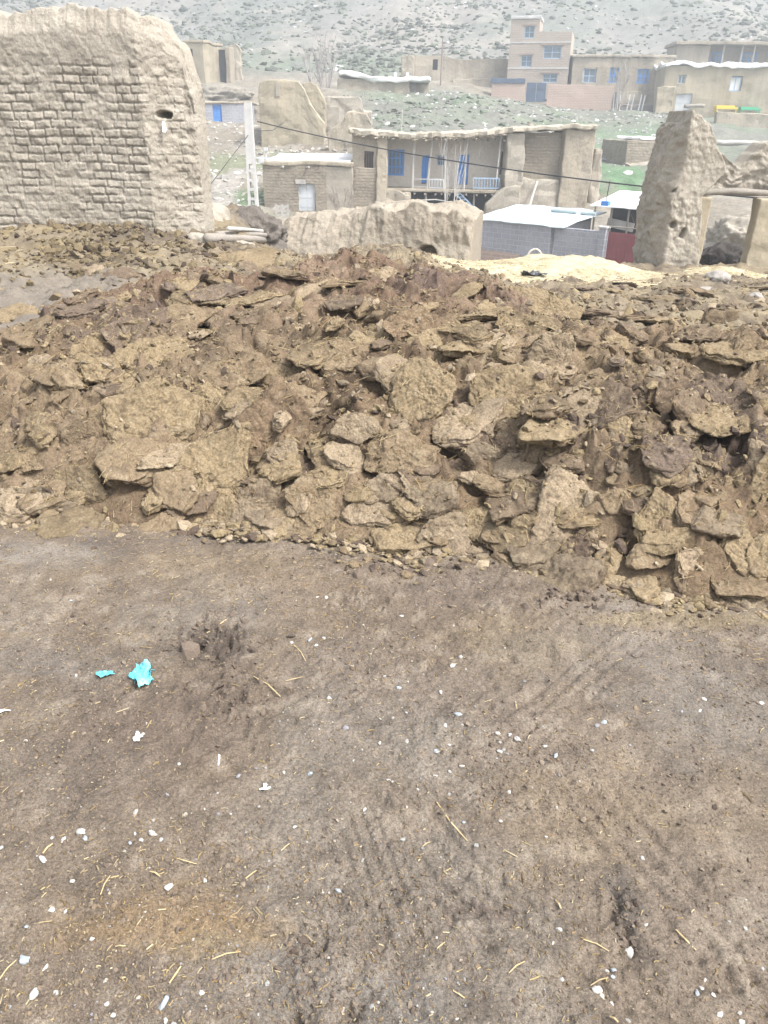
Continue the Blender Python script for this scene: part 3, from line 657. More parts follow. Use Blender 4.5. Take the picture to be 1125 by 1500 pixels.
# smaller clods filling the slopes between them
ZONES = [('left foot', 0, 420, 640, 775, 'small brown clod in the lower left slope of the heap'), ('middle foot', 420, 720, 640, 800, 'small brown clod in the lower middle slope of the heap'),
         ('right foot', 720, 1125, 690, 880, 'small brown clod in the lower right slope of the heap'), ('left slope', 0, 420, 480, 640, 'small brown clod in the upper left slope of the heap'),
         ('middle slope', 420, 720, 480, 640, 'small brown clod in the upper middle slope of the heap'), ('right slope', 720, 1125, 500, 690, 'small brown clod in the upper right slope of the heap'),
         ('left top', 60, 520, 392, 480, 'small brown clod on the flat left half of the heap top'), ('right top', 520, 1125, 400, 500, 'small brown clod on the flat right half of the heap top')]
rc = random.Random(21); nz_ = [24, 22, 40, 26, 22, 38, 34, 28]
for (zn, a, b, c, d, lab), cnt in zip(ZONES, nz_):
    for i in range(cnt):
        px, py = rc.uniform(a, b), rc.uniform(c, d); s_ = rc.choice((24, 34, 44, 54, 66)) * (.55 + .45 * (py - 380) / 450)
        tone = rc.choice(('tan', 'brown', 'brown', 'grey', 'olive', 'tan', 'tan', 'brown', 'dark', 'pale'))
        if zn in ('right slope', 'right top', 'left top') and rc.random() < .28: tone = rc.choice(('dark', 'violet', 'dark'))
        kd = rc.choice(('slab',) * 7 + ('clod',))
        o = place('dung_clod', px, py, s_ * rc.uniform(.9, 1.6), s_ * rc.uniform(.55, 1.0), rc.gauss(-4, 13), rc.gauss(0, 22), tone, spin=rc.uniform(0, 360), seed=900 + i * 7 + int(a) + int(c) * 3, kind=kd, k=5 if s_ > 34 else 4, lift=rc.uniform(.25, .8), prop=rc.uniform(.55, 1.15))
        tag(o, lab, 'dung clod', 'clods, ' + zn)

# crumbs, soil crumbs, gravel, straw litter
rs = np.random.RandomState(5)
def heap_normals(P):
    e = .03; hx_ = H_all(P[:, 0] + e, P[:, 1]) - H_all(P[:, 0] - e, P[:, 1]); hy_ = H_all(P[:, 0], P[:, 1] + e) - H_all(P[:, 0], P[:, 1] - e)
    n = np.stack([-hx_ / (2 * e), -hy_ / (2 * e), np.ones(len(P))], 1); return n / np.linalg.norm(n, axis=1, keepdims=True)
# height of everything lying on the heap, for the crumbs and straw strewn over it
GX0, GY0, GS = -3.0, 2.0, .011; GN, GM = 700, 640
HMAP = np.full((GN, GM), -9.)
def burn(P):
    i = ((P[:, 0] - GX0) / GS).astype(int); j = ((P[:, 1] - GY0) / GS).astype(int); k = (i >= 0) & (i < GN) & (j >= 0) & (j < GM); np.maximum.at(HMAP, (i[k], j[k]), P[k, 2])
burn(HV)
for o in list(C.objects):
    if o.name.startswith(('dung_slab', 'dung_clod')):
        v = np.empty(len(o.data.vertices) * 3, np.float32); o.data.vertices.foreach_get('co', v); M = np.array(o.matrix_basis); burn(v.reshape(-1, 3) @ M[:3, :3].T + M[:3, 3])
def top_z(X, Y):
    i = ((X - GX0) / GS).astype(int).clip(0, GN - 1); j = ((Y - GY0) / GS).astype(int).clip(0, GM - 1); z = HMAP[i, j]; return np.where(z > -5, z, H_all(X, Y))
n = 70000; X = rs.uniform(-2.6, 3.4, n); Y = rs.uniform(2.4, 7.8, n); h = H_heap(X, Y)
dens = .3 + .7 * sstep(-.25, .45, fbm2(X * 2.6, Y * 2.6, 4, 180))
onslab = top_z(X, Y) > H_yard(X, Y) + H_heap(X, Y, 1) + .012
k = (h > -.02) & (rs.uniform(0, 1, n) < dens * np.where(onslab, .16, .9)); X, Y = X[k], Y[k]; P = np.stack([X, Y, top_z(X, Y) + .002], 1)
sz = np.exp(rs.normal(math.log(.0066), .62, len(P))).clip(.0025, .034)
toneset = np.array([DUNG[t] for t in ('tan', 'brown', 'grey', 'tan', 'dark', 'tan', 'pale', 'brown')])
lumps('dung_crumbs', P, sz, dm, toneset[rs.randint(0, 8, len(P))] * rs.uniform(.75, 1.1, (len(P), 1)), 'loose crumbs of dung strewn over the heap', 6, .55, tilt=.6)
# spill of crumbs in front of the foot
n = 5200; X = rs.uniform(-2.0, 2.6, n); yf_ = np.interp(X, FX, FY); Y = yf_ - np.abs(rs.normal(0, .13, n)) * (.4 + 1.2 * sstep(-.6, .8, fbm2(X * 1.5, X * 0, 3, 44))) + .06
P = np.stack([X, Y, H_yard(X, Y) + .003], 1); sz = np.exp(rs.normal(math.log(.009), .6, n)).clip(.003, .035)
lumps('dung_spill', P, sz, dm, toneset[rs.randint(0, 8, n)] * rs.uniform(.8, 1.1, (n, 1)), 'crumbs of dung fallen along the foot of the heap', 8, .7)
def yard_pts(n, ymin, ymax, seed, dens=None):
    r = np.random.RandomState(seed); u = r.uniform(0, 1, n); Y = ymin * (ymax / ymin) ** u; X = r.uniform(-1, 1, n) * (.34 + .5 * Y)
    k = Y < np.interp(X, FX, FY) + .05
    if dens is not None: k &= dens(X, Y) > r.uniform(0, 1, n)
    return X[k], Y[k]
from_grid = {}
def ground_z(X, Y):
    i = np.clip(np.searchsorted(xs, X) - 1, 0, len(xs) - 2); j = np.clip(np.searchsorted(ys, Y) - 1, 0, len(ys) - 2); Z = gz.reshape(len(xs), len(ys))
    fx = ((X - xs[i]) / (xs[i + 1] - xs[i])).clip(0, 1); fy = ((Y - ys[j]) / (ys[j + 1] - ys[j])).clip(0, 1)
    return (Z[i, j] * (1 - fx) * (1 - fy) + Z[i + 1, j] * fx * (1 - fy) + Z[i, j + 1] * (1 - fx) * fy + Z[i + 1, j + 1] * fx * fy)
lm = mat('loose_bits', attr=True, bump=.5, bscale=120, dist=.004, fine=200, famp=.25)
X, Y = yard_pts(46000, .6, 3.6, 11, lambda x, y: .25 + .75 * sstep(-.3, .5, fbm2(x * 2.5, y * 2.5, 3, 90)))
sz = np.exp(rs.normal(math.log(.0023), .5, len(X))).clip(.0012, .0085) * (.6 + .25 * Y)
cs = np.array([(.13, .10, .078), (.155, .122, .094), (.19, .152, .116), (.11, .085, .068), (.18, .135, .09)])[rs.randint(0, 5, len(X))]
lumps('soil_crumbs', np.stack([X, Y, ground_z(X, Y) + .0008], 1), sz, lm, cs, 'small crumbs of soil and dung on the yard', 12, .5, tilt=.5)
X, Y = yard_pts(1500, .6, 3.4, 13, lambda x, y: .12 + .88 * sstep(.1, .7, fbm2(x * 1.6 + 4, y * 1.6, 3, 91)) + .5 * (x < -.2) * (y < 1.5))
sz = np.exp(rs.normal(math.log(.0027), .4, len(X))).clip(.0014, .008) * (.7 + .25 * Y)
cs = np.array([(.32, .31, .29), (.25, .25, .24), (.35, .32, .28), (.22, .22, .23), (.28, .24, .19)])[rs.randint(0, 5, len(X))]
lumps('gravel', np.stack([X, Y, ground_z(X, Y) + .001], 1), sz, lm, cs, 'fine pale grit scattered over the yard', 14, .7)
STR = np.array([(.34, .26, .13), (.40, .32, .18), (.30, .21, .10), (.32, .25, .15), (.24, .165, .08), (.46, .39, .25)])
sm = mat('straw', attr=True, bump=0, fine=90, famp=.25, rough=.7)
def sdens(x, y):
    o = .2 + .55 * sstep(.0, .6, fbm2(x * 1.7 + 8, y * 1.7, 3, 92))
    for (px, py, rx, ry, a) in ((270, 1360, 130, 56, .8), (320, 1395, 100, 30, .9), (330, 830, 190, 45, .8), (440, 960, 70, 40, .5), (150, 930, 120, 40, .5), (1030, 905, 130, 40, .8), (530, 1000, 100, 50, .2), (880, 1290, 40, 30, .2)):
        o = np.maximum(o, a * blob(px, py, rx, ry, .7, int(px) % 9, x, y))
    return o
X, Y = yard_pts(32000, .6, 3.6, 15, lambda x, y: sdens(x, y) * np.clip(.35 + .45 * (y - .7), .35, 1)); nn = len(X)
straws('straw_litter', np.stack([X, Y, ground_z(X, Y) + .0015], 1), np.tile([0, 0, 1.], (nn, 1)), np.exp(rs.normal(math.log(.0068), .6, nn)).clip(.0025, .04) * (.65 + .22 * Y), sm, STR[rs.randint(0, 6, nn)] * rs.uniform(.45, .95, (nn, 1)), 'short bits of straw strewn over the yard', 16, wd=.0011 * (.7 + .35 * np.repeat(1, nn)))
n = 24000; X = rs.uniform(-2.6, 3.2, n); Y = rs.uniform(2.4, 7.2, n); k = H_heap(X, Y) > 0; X, Y = X[k], Y[k]
P = np.stack([X, Y, top_z(X, Y) + .003], 1); nn = len(P)
straws('straw_bits', P, heap_normals(P), np.exp(rs.normal(math.log(.028), .55, nn)).clip(.008, .13), sm, STR[rs.randint(0, 5, nn)] * rs.uniform(.6, 1.05, (nn, 1)), 'bits of straw sticking out of the heap', 17, wd=.001)

# rough litter of dung and straw on the trodden ground behind and beside the heap
rb = np.random.RandomState(61); n = 17000; X = rb.uniform(-5.5, -.6, n); Y = rb.uniform(4.8, 10.2, n); n2_ = 9000; X = np.concatenate([X, rb.uniform(.3, 6, n2_)]); Y = np.concatenate([Y, rb.uniform(5.2, 12.5, n2_)])
flat_ = (X < -1.4) & (Y > 5.4) & (Y < 7.6)
k = (np.abs(X) < .62 * Y) & (H_heap(X, Y) < .02) & (~flat_ | (rb.uniform(0, 1, len(X)) < .22)) & (.25 + .75 * sstep(-.3, .4, fbm2(X * .9, Y * .9, 4, 62)) > rb.uniform(0, 1, len(X))); X, Y = X[k], Y[k]
sz = np.exp(rb.normal(math.log(.018), .6, len(X))).clip(.006, .08)
lumps('yard_rubble', np.stack([X, Y, ground_z(X, Y) + .002], 1), sz, dm, toneset[rb.randint(0, 8, len(X))] * rb.uniform(.7, 1.15, (len(X), 1)) * np.where((X < -1.5) & (Y > 7.2), .68, 1.)[:, None], 'crumbled dung and dirt strewn behind the heap', 63, .6, tilt=.5)
n = 9000; X = rb.uniform(-5.5, 6, n); Y = rb.uniform(4.8, 12.5, n); k = (np.abs(X) < .62 * Y) & (H_heap(X, Y) < .02) & (sstep(-.3, .5, fbm2(X * .8 + 3, Y * .8, 4, 64)) > rb.uniform(0, 1, n)); X, Y = X[k], Y[k]; nn = len(X)
straws('yard_straw', np.stack([X, Y, ground_z(X, Y) + .006], 1), np.tile([0, 0, 1.], (nn, 1)), np.exp(rb.normal(math.log(.06), .5, nn)).clip(.02, .2), sm, STR[rb.randint(0, 6, nn)] * rb.uniform(.7, 1.1, (nn, 1)), 'straw strewn behind the heap', 65, wd=.0026)

# churned dark clods where the ground was trampled
P_, S_, C_ = [], [], []
for (px, py, rx, ry, n_, s0) in ((300, 945, 60, 24, 110, .0055), (335, 1012, 50, 34, 90, .005), (455, 1400, 34, 34, 40, .0035), (918, 1345, 22, 46, 60, .0035), (600, 835, 90, 16, 70, .007), (860, 880, 120, 16, 90, .007), (480, 1480, 60, 30, 40, .003), (1000, 1140, 90, 60, 60, .003)):
    q_ = np.array([onz(px + a_ * rx, py + b_ * ry)[:] for a_, b_ in zip(rb.normal(0, .6, n_), rb.normal(0, .6, n_))]); P_.append(q_); S_.append(np.exp(rb.normal(math.log(s0), .5, n_)).clip(.002, .03)); C_.append(np.array([(.085, .066, .053), (.11, .085, .067), (.135, .105, .082)])[rb.randint(0, 3, n_)])
P_ = np.concatenate(P_); P_[:, 2] = ground_z(P_[:, 0], P_[:, 1]) + .001
lumps('churned_clods', P_, np.concatenate(S_), lm, np.concatenate(C_), 'dark clods churned up by hooves on the yard', 66, .45, tilt=.7)
# ------------------------------------------------------------------ countable stones on the yard
stm = mat('pale_stone', [(.26, .26, .26), (.44, .42, .39), (.31, .28, .235)], scale=9, bump=.5, bscale=60, dist=.006, fine=150, famp=.2, rough=.8)
stb = mat('bluish_stone', [(.24, .27, .30), (.35, .38, .40)], scale=9, bump=.5, bscale=60, dist=.006, fine=150, famp=.15, rough=.8)
STONES = [(105,882,6),(75,854,5),(111,987,9),(465,875,6),(478,877,8),(427,944,7),(455,941,9),(463,948,8),(215,1061,6),(37,1083,7),(482,1025,8),(416,1131,8),(455,1133,11),(556,1088,7),(262,1120,6),
 (663,978,12),(584,1004,11),(646,1011,8),(671,1047,12),(652,1062,8),(729,1079,9),(746,1082,11),(757,1090,12),(732,1105,11),(639,1098,11),(658,1090,7),(677,1121,8),(659,1129,7),(638,1135,6),(745,1163,9),(813,1113,10),(884,1065,11),(1031,1026,8),(1024,1045,8),(1114,1035,9),(797,1101,8),(998,1047,5),(569,1142,7),(612,1155,6),(588,902,7),
 (199,1192,13),(120,1226,18),(126,1233,12),(94,1237,11),(226,1227,16),(208,1236,12),(237,1236,9),(199,1226,8),(192,1241,8),(66,1267,14),(107,1296,9),(248,1308,15),(77,1338,13),(97,1338,7),(40,1362,10),(137,1380,9),(36,1410,22),(50,1457,18),(67,1421,12),(81,1454,10),(240,1473,20),(157,1470,10),(166,1488,10),(204,1464,8),(243,1496,11),(534,1186,9),(495,1301,11),(432,1210,7),(3,1247,8),(78,1234,6),(300,1292,10),(296,1459,9),
 (679,1205,7),(733,1203,9),(941,1256,9),(800,1227,6),(922,1388,20),(890,1417,9),(900,1418,10),(882,1456,15),(875,1446,18),(947,1350,9),(819,1359,9),(1029,1443,10),(1023,1453,12),(1045,1458,7),(1055,1485,13),(1088,1492,12),(1092,1358,8),(1058,1297,8),(897,1435,8),(896,1467,9),(810,1380,6),(640,1373,6),(1034,1431,7),(670,1490,6),(1120,1412,6)]
SPECIAL = {(36, 1410): ('largest bluish grey stone near the left edge of the foreground', 1), (50, 1457): ('long pale stone in the lower left corner below the bluish stone', 0), (240, 1473): ('chunky cream stone at the bottom left of the foreground', 0),
           (922, 1388): ('oval pale stone just below the dark stain on the right', 0), (120, 1226): ('flat white stone lying left of the tight stone cluster', 0), (248, 1308): ('pale stone just above the orange straw stain', 0),
           (1055, 1485): ('white stone at the bottom right, left of a similar one', 0), (1088, 1492): ('white stone nearest the bottom right corner', 0), (884, 1065): ('single pale blue stone on bare soil right of the white chips', 1), (663, 978): ('single white stone below the foot of the heap, right of the middle', 0), (584, 1004): ('flat grey stone alone in the middle of the yard', 1)}
def stone_label(px, py):
    if (px, py) in SPECIAL: return SPECIAL[(px, py)][0], 'single stones on the yard'
    if py < 960: return 'small pale stone near the foot of the heap', 'stones near the heap'
    if 630 < px < 765 and py < 1170: return 'white chip in the loose scatter of stones in the mid yard', 'chips scattered in the mid yard'
    if 185 < px < 240 and 1185 < py < 1245: return 'white chip in the tight stone cluster on the left', 'tight cluster of chips'
    if 865 < px < 950 and py > 1340: return 'pale chip around the oval stone on the lower right', 'chips around the oval stone'
    if px > 1000 and py > 1340: return 'pale chip in the lower right corner of the yard', 'chips in the lower right corner'
    if px > 765 : return 'small pale stone on the right part of the yard', 'stones on the right'
    if px < 320 and py > 1200: return 'pale grey stone on the lower left of the yard', 'stones on the lower left'
    if px < 500 and py <= 1200: return 'small pale stone left of the middle near the blue plastic', 'stones near the blue plastic'
    return 'small pale stone on the middle of the yard', 'stones in the middle'
for i, (px, py, s_) in enumerate(STONES):
    p = onz(px, py); k = -(rot.transposed() @ (p - Vector((0, 0, EYE)))).z / F
    r = np.random.RandomState(40 + i); V, Fc = ico(3)
    nn_ = r.normal(0, 1, (9, 3)); nn_ /= np.linalg.norm(nn_, axis=1, keepdims=True); q = np.maximum(V @ nn_.T, 1e-3) / r.uniform(.6, 1, 9)
    P = V * np.minimum((q ** 14).sum(1) ** (-1 / 14), 1.15)[:, None] * np.array([r.uniform(.9, 1.2), r.uniform(.5, .9), r.uniform(.4, .6)]) * s_ * k * .45
    P += .06 * s_ * k * fbm3(V * 2.5 + i, 3, i)[:, None] * V
    o = build('stone', P, [Fc], stb if SPECIAL.get((px, py), ('', 0))[1] or i % 6 == 0 else stm)
    o.location = (p.x, p.y, float(ground_z(np.array([p.x]), np.array([p.y]))[0]) + s_ * k * .045); o.rotation_euler = (r.normal(0, .15), r.normal(0, .15), r.uniform(0, 6.28))
    l, g = stone_label(px, py); tag(o, l, 'stone', g)
# long single stalks
stalk_m = mat('stalk', [(.40, .30, .15), (.55, .45, .27)], scale=30, bump=0, fine=80, famp=.15, rough=.7)
STALKS = [((372, 992), (411, 1026), 'long straw stalk slanting down right of the churned dark soil'), ((418, 1001), (443, 994), 'short thick straw stalk right of the slanting one'), ((431, 948), (448, 969), 'short stalk beside the white pebbles in the upper yard'), ((303, 930), (332, 912), 'thin stalk above the churned dark soil'),
          ((149, 1319), (163, 1290), 'straw stalk standing out above the orange stain'), ((260, 1262), (288, 1268), 'pale stalk right of the tight stone cluster'), ((221, 1285), (236, 1293), 'short pale stalk above the pale stone'), ((360, 1288), (376, 1274), 'stalk right of the orange stain'), ((312, 1412), (353, 1399), 'long yellow stalk below the orange stain'),
          ((249, 1446), (266, 1423), 'thin stalk at the bottom left of the middle'), ((0, 1437), (25, 1411), 'long stalk touching the bluish stone at the left edge'), ((170, 1392), (186, 1393), 'thick short stalk at the lower edge of the orange stain'), ((65, 1259), (80, 1247), 'yellow stalk beside the white stones on the left'), ((412, 1246), (424, 1236), 'short stalk in the middle of the foreground'),
          ((855, 1375), (893, 1391), 'long stalk left of the oval pale stone'), ((990, 1362), (1020, 1391), 'thin stalk right of the dark stain'), ((745, 1427), (768, 1411), 'thin stalk lying along the tyre track at the lower middle'), ((664, 1451), (681, 1460), 'pale stalk at the bottom middle'), ((814, 1316), (822, 1330), 'pale crossed stalk right of the tyre track'), ((755, 1030), (757, 1044), 'short pale stalk standing in the mid yard'),
          ((1085, 862), (1110, 845), 'pale stalk on the right foot of the heap'), ((640, 1175), (684, 1234), 'brown stalk along the faint groove in the mid yard'), ((866, 1440), (890, 1436), 'pale stalk among the chips at the lower right'), ((640, 1390), (652, 1380), 'thin twig in the lower middle'), ((893, 1490), (905, 1500), 'stalk at the bottom edge right of the middle')]
for i, (a, b, lab) in enumerate(STALKS):
    A, B = onz(*a), onz(*b); za, zb = (float(ground_z(np.array([q.x]), np.array([q.y]))[0]) + .004 for q in (A, B))
    if i == 20: A, B = cast(*a), cast(*b); za, zb = A.z + .02, B.z + .03
    mid = (A + B) / 2; d = (B - A); mm = MB(); o_ = Vector((-d.y, d.x, 0)) * .04 * (-1) ** i
    mm.tube([(A.x - mid.x, A.y - mid.y, za), (o_.x, o_.y, (za + zb) / 2 + .003), (B.x - mid.x, B.y - mid.y, zb)], [.0011, .0014, .0009] if i % 3 else [.0016, .002, .0014], 5)
    o = mm.build('straw_stalk', stalk_m); o.location = (mid.x, mid.y, 0); tag(o, lab, 'straw', 'single straw stalks on the yard')
# plastic scraps
def scrap(name, px, py, w_, h_, m, label, cat, seed, curl=.5, nb=44):
    """crumpled, torn thin film with folds; real thickness"""
    p = onz(px, py); a = onz(px + w_ / 2, py); b = onz(px, py - h_ / 2); cxx = abs(a.x - p.x); cyy = abs(b.y - p.y)
    g, q = gridface(np.linspace(-1, 1, nb), np.linspace(-1, 1, nb)); rr = np.hypot(g[:, 0], g[:, 1]); th = np.arctan2(g[:, 1], g[:, 0])
    lim = .78 + .38 * fbm2(np.cos(th) * 1.3 + seed, np.sin(th) * 1.3, 3, seed)
    keep = (rr < lim); kq = keep[q].all(1)
    fold = np.abs(fbm2(g[:, 0] * 1.5 + seed, g[:, 1] * 1.5, 3, seed + 3, .4)) + .35 * np.abs(fbm2(g[:, 0] * 4.5 + seed, g[:, 1] * 4.5, 2, seed + 9)); s = min(cxx, cyy)
    z = .004 + s * curl * .55 * (fold + .2 * rr ** 2)
    V = np.stack([g[:, 0] * cxx, g[:, 1] * cyy * .85, z], 1); V[:, :2] += (.08 * s * np.stack([fbm2(g[:, 0] * 4, g[:, 1] * 4, 2, seed + 5), fbm2(g[:, 0] * 4, g[:, 1] * 4, 2, seed + 6)], 1))
    u = np.unique(q[kq]); mp = -np.ones(len(V), int); mp[u] = np.arange(len(u))
    o = build(name, V[u], [mp[q[kq]]], m); o.location = (p.x, p.y, float(ground_z(np.array([p.x]), np.array([p.y]))[0]))
    so = o.modifiers.new('thickness', 'SOLIDIFY'); so.thickness = .0008
    return tag(o, label, cat)
cy = mat('turquoise_film', [(.06, .38, .46), (.13, .50, .57), (.28, .60, .64)], scale=14, bump=.3, bscale=90, dist=.003, rough=.4, famp=.1, spec=.5)
wh = mat('white_film', [(.62, .66, .66), (.78, .78, .76)], scale=20, bump=.3, bscale=90, dist=.003, rough=.5, famp=.1)
scrap('plastic_bag', 211, 999, 42, 42, cy, 'crumpled torn turquoise plastic bag on the dirt', 'plastic bag', 3, 1.0)
scrap('plastic_strip', 155, 993, 34, 13, cy, 'small turquoise plastic strip left of the torn bag', 'plastic scrap', 8, .7)
scrap('paper_scrap', 205, 1084, 17, 16, wh, 'small crumpled pale scrap below the turquoise bag', 'scrap', 11, .9)
scrap('tissue', 388, 1158, 18, 13, wh, 'crumpled white tissue in the middle of the yard', 'tissue', 15, 1.0)
scrap('plastic_shard', 6, 1039, 26, 11, wh, 'flat white plastic shard at the left edge of the yard', 'scrap', 19, .4)
tw = MB(); A = onz(314, 1103); B = onz(320, 1126); z_ = .008
tw.tube([(0, 0, z_), ((B.x - A.x) * .6 + .006, (B.y - A.y) * .4, z_ + .004), (B.x - A.x, B.y - A.y, z_)], [.0022, .003, .002], 6)
o = tw.build('string', wh); o.location = (A.x, A.y, 0); tag(o, 'short white curled string on the dirt left of the middle', 'string')

# ------------------------------------------------------------------ ruined mud walls near the yard
mudA = (.338, .305, .255); mudB = (.285, .254, .208); mudC = (.375, .34, .288)
mud = mat('mud', [mudB, mudA, mudC], scale=1.6, bump=.7, bscale=11, dist=.05, fine=38, famp=.2)
mudfar = mat('mud_plain', [(.27, .235, .185), (.335, .295, .235), (.37, .33, .27)], streak=.9, scale=.5, bump=.6, bscale=3.5, dist=.12, fine=9, famp=.16)
mudyel = mat('mud_straw_plaster', [(.31, .27, .20), (.37, .325, .245)], streak=.8, scale=.4, bump=.4, bscale=3, dist=.1, fine=8, famp=.12)
adobe = mat('adobe_courses', [(.255, .22, .175), (.32, .28, .225)], scale=.7, bump=.9, bscale=4, dist=.1, fine=9, famp=.16, brick=dict(w=.36, h=.15, m=.02, wob=.8, depth=.7, var=.35))
def brickdisp(x, z, L=.205, Hh=.094, seed=0, plaster=None):
    """running-bond adobe: bulging bricks, raked irregular joints"""
    zz = z + .012 * fbm2(x * 1.3, z * 2, 3, seed) + .006 * fbm2(x * 6, z * 6, 2, seed + 1)
    row = np.floor(zz / Hh); fz = zz / Hh - row
    u = x / (L * (1 + .25 * (hash1(row, seed + 2) - .5))) + hash1(row, seed + 3) * 3 + .14 * fbm2(x * 5, row * 3.7, 2, seed + 4); bi = np.floor(u); fx = u - bi
    w_ = .13 + .07 * fbm2(x * 9, z * 9, 2, seed + 5)
    ex = np.minimum(fx, 1 - fx) * L / Hh; ez = np.minimum(fz, 1 - fz)
    jx = 1 - sstep(0, w_ + .05, ex); jz = 1 - sstep(0, w_, ez)
    fill = sstep(-.25, .45, fbm2(x * 3.1, z * 4.3, 4, seed + 6) - .05)
    j = np.maximum(jx, jz) * (.22 + .9 * (1 - fill))
    b = (hash1(bi, seed + 7, row) - .5) * .011 + .006 * fbm2(x * 8, z * 12, 3, seed + 8)
    o = b - .027 * j
    if plaster is not None: o = o * (1 - plaster) + plaster * .012
    return o
def ruin(name, label, cat, root, rz, V, Q, m, smooth=True, group=None):
    o = build(name, V, [Q], m, smooth=smooth); o.location = root; o.rotation_euler = (0, 0, rz); return tag(o, label, cat, group)

# left: tall adobe brick wall with a broken right end
YL = 10.5
bl = at(0, 345, YL); br = at(299, 352, YL); zt = at(120, 15, YL).z; ZB = .15
xL = at(-330, 300, YL).x; xR = br.x + .02; xE = at(218, 250, YL).x
V, Q = rbox(xL, xR, 0, .62, 0, 1, seg=.0105, r=.02, segy=.03, segz=.0052)
V[:, 2] = V[:, 2]
tx_ = [at(p, 0, YL).x for p in (-330, -60, 0, 60, 130, 185, 212, 236, 258, 272, 285, 300)]
tz_ = [at(max(p, -60), q - 7, YL).z for p, q in ((-330, 40), (-60, 22), (0, 17), (60, 13), (130, 14), (185, 14), (215, 22), (240, 42), (258, 72), (273, 120), (284, 190), (300, 330))]
topx = np.interp(V[:, 0], tx_, tz_) + .05 * fbm2(V[:, 0] * 4, V[:, 0] * 0 + 3, 5, 7, .6)
yy = V[:, 1].copy(); vz = V[:, 2].copy(); front = 1 - sstep(0, .1, yy)
V[:, 2] = ZB + vz * (topx - ZB)
crown = sstep(.9, 1.0, vz); V[:, 1] = yy + (.31 - yy) * crown * .28                     # rounded, weathered crest
ch = np.maximum(V[:, 0] - xE, 0); V[:, 1] += ch * .55 * (1 - yy / .62 * .85); V[:, 0] *= 1 + ch * .55 * (1 - yy / .62 * .85) / YL             # broken end turns back
pl = sstep(zt - .62, zt - .42, V[:, 2] + .09 * fbm2(V[:, 0] * 2, V[:, 2] * 2, 3, 12)); endm = sstep(xE - .06, xE + .08, V[:, 0] + .05 * fbm2(V[:, 2] * 3, V[:, 0], 3, 18))
bd = brickdisp(V[:, 0], V[:, 2], seed=60, plaster=np.clip(pl + .5 * endm, 0, 1))
rough_ = .020 * fbm3(V * 4, 5, 61) + .008 * fbm3(V * 20, 3, 62) + endm * (.026 * fbm3(V * np.array([6, 6, 9]), 5, 63, .6))
crack = sstep(.0, .9, pl) * np.exp(-(np.abs(((V[:, 0] * 1.35 + .05 * fbm2(V[:, 2] * 5, V[:, 0] * 2, 3, 66)) % 1) - .5) / .012) ** 2) * sstep(-.1, .3, fbm2(V[:, 0] * 1.1, V[:, 2] * .8, 2, 67)) * .03
V[:, 1] -= (front * (bd - crack) + rough_ * .6)
hole = at(236, 168, YL); d_ = np.sqrt(((V[:, 0] - hole.x) / .085) ** 2 + ((V[:, 2] - hole.z) / .045) ** 2)
V[:, 1] += .26 * (1 - sstep(.55, 1.1, d_ + .25 * fbm2(V[:, 0] * 14, V[:, 2] * 14, 2, 68))) * (yy < .3)
ruin('mud_brick_wall', 'tall weathered adobe brick wall with a broken right end on the left', 'wall', (0, YL, 0), 0, V, Q, mud)
rg = at(236, 186, YL - .05)
o = scrap('rag', 236, 186, 14, 22, wh, 'white rag hanging from the hole in the adobe wall', 'rag', 23, .6); o.location = rg + Vector((0, .12, -.02)); o.scale = (1, 1, 1)
o.rotation_euler = (R(78), 0, R(30))
sx_ = max(abs(v.co.x) for v in o.data.vertices); sy_ = max(abs(v.co.y) for v in o.data.vertices); o.modifiers[0].thickness = .004; zz_ = max(v.co.z for v in o.data.vertices); o.scale = (.035 / sx_, .085 / sy_, .03 / zz_)

# middle: long low broken mud wall, higher lumps along its crest
YM = 14.6
a0 = at(396, 372, YM); a1 = at(689, 390, YM - .9); Lm = math.hypot(a1.x - a0.x, a1.y - a0.y); rzm = math.atan2(a1.y - a0.y, a1.x - a0.x)
V, Q = rbox(-1.1, Lm, 0, 1.25, 0, 1, seg=.022, r=.03, segy=.05, segz=.022)
def mz(px, py): return at(px, py, YM - .9 * (px - 396) / 293).z
mx_ = [-1.1] + [Lm * (p - 396) / 293 for p in (396, 430, 465, 500, 540, 580, 620, 660, 689)]
mt_ = [mz(372, 344)] + [mz(p, q) for p, q in ((396, 331), (430, 323), (465, 317), (500, 317), (540, 308), (580, 306), (620, 304), (660, 306), (689, 318))]
base_ = -.75; tp = np.interp(V[:, 0], mx_, mt_) + .06 * fbm2(V[:, 0] * 2.6, V[:, 1] * 2, 5, 71, .6)
vz = V[:, 2].copy(); slump = 1 - sstep(1.2, 2.2, V[:, 0])
V[:, 2] = base_ + vz * (tp - base_); V[:, 1] += (vz ** 1.6 * .5 - .25) * (.35 + .9 * slump) * (1 - V[:, 1] / 1.25)
V[:, 1] -= .022 * fbm3(V * np.array([2.2, 2.2, 1.2]), 5, 72, .6) + .025 * fbm3(V * np.array([9, 9, 5]), 4, 73) + .02 * np.abs(fbm2(V[:, 0] * 9, V[:, 2] * 2, 3, 74)) * sstep(.45, .8, vz)
hx_ = Lm * (628 - 396) / 293; hz_ = mz(628, 372); d_ = np.sqrt(((V[:, 0] - hx_) / .17) ** 2 + (np.maximum(np.abs(V[:, 2] - hz_ + .12) - .1, 0) / .16) ** 2)
V[:, 1] += .32 * (1 - sstep(.7, 1.1, d_)) * (V[:, 1] < .6)
ruin('low_mud_wall', 'long low crumbling mud wall behind the heap with a small arched hole', 'wall', (a0.x, a0.y, 0), rzm, V, Q, mat('mud_tan', [(.24, .21, .165), (.30, .262, .21), (.33, .295, .24)], scale=1.6, bump=.7, bscale=14, dist=.05, fine=38, famp=.22))

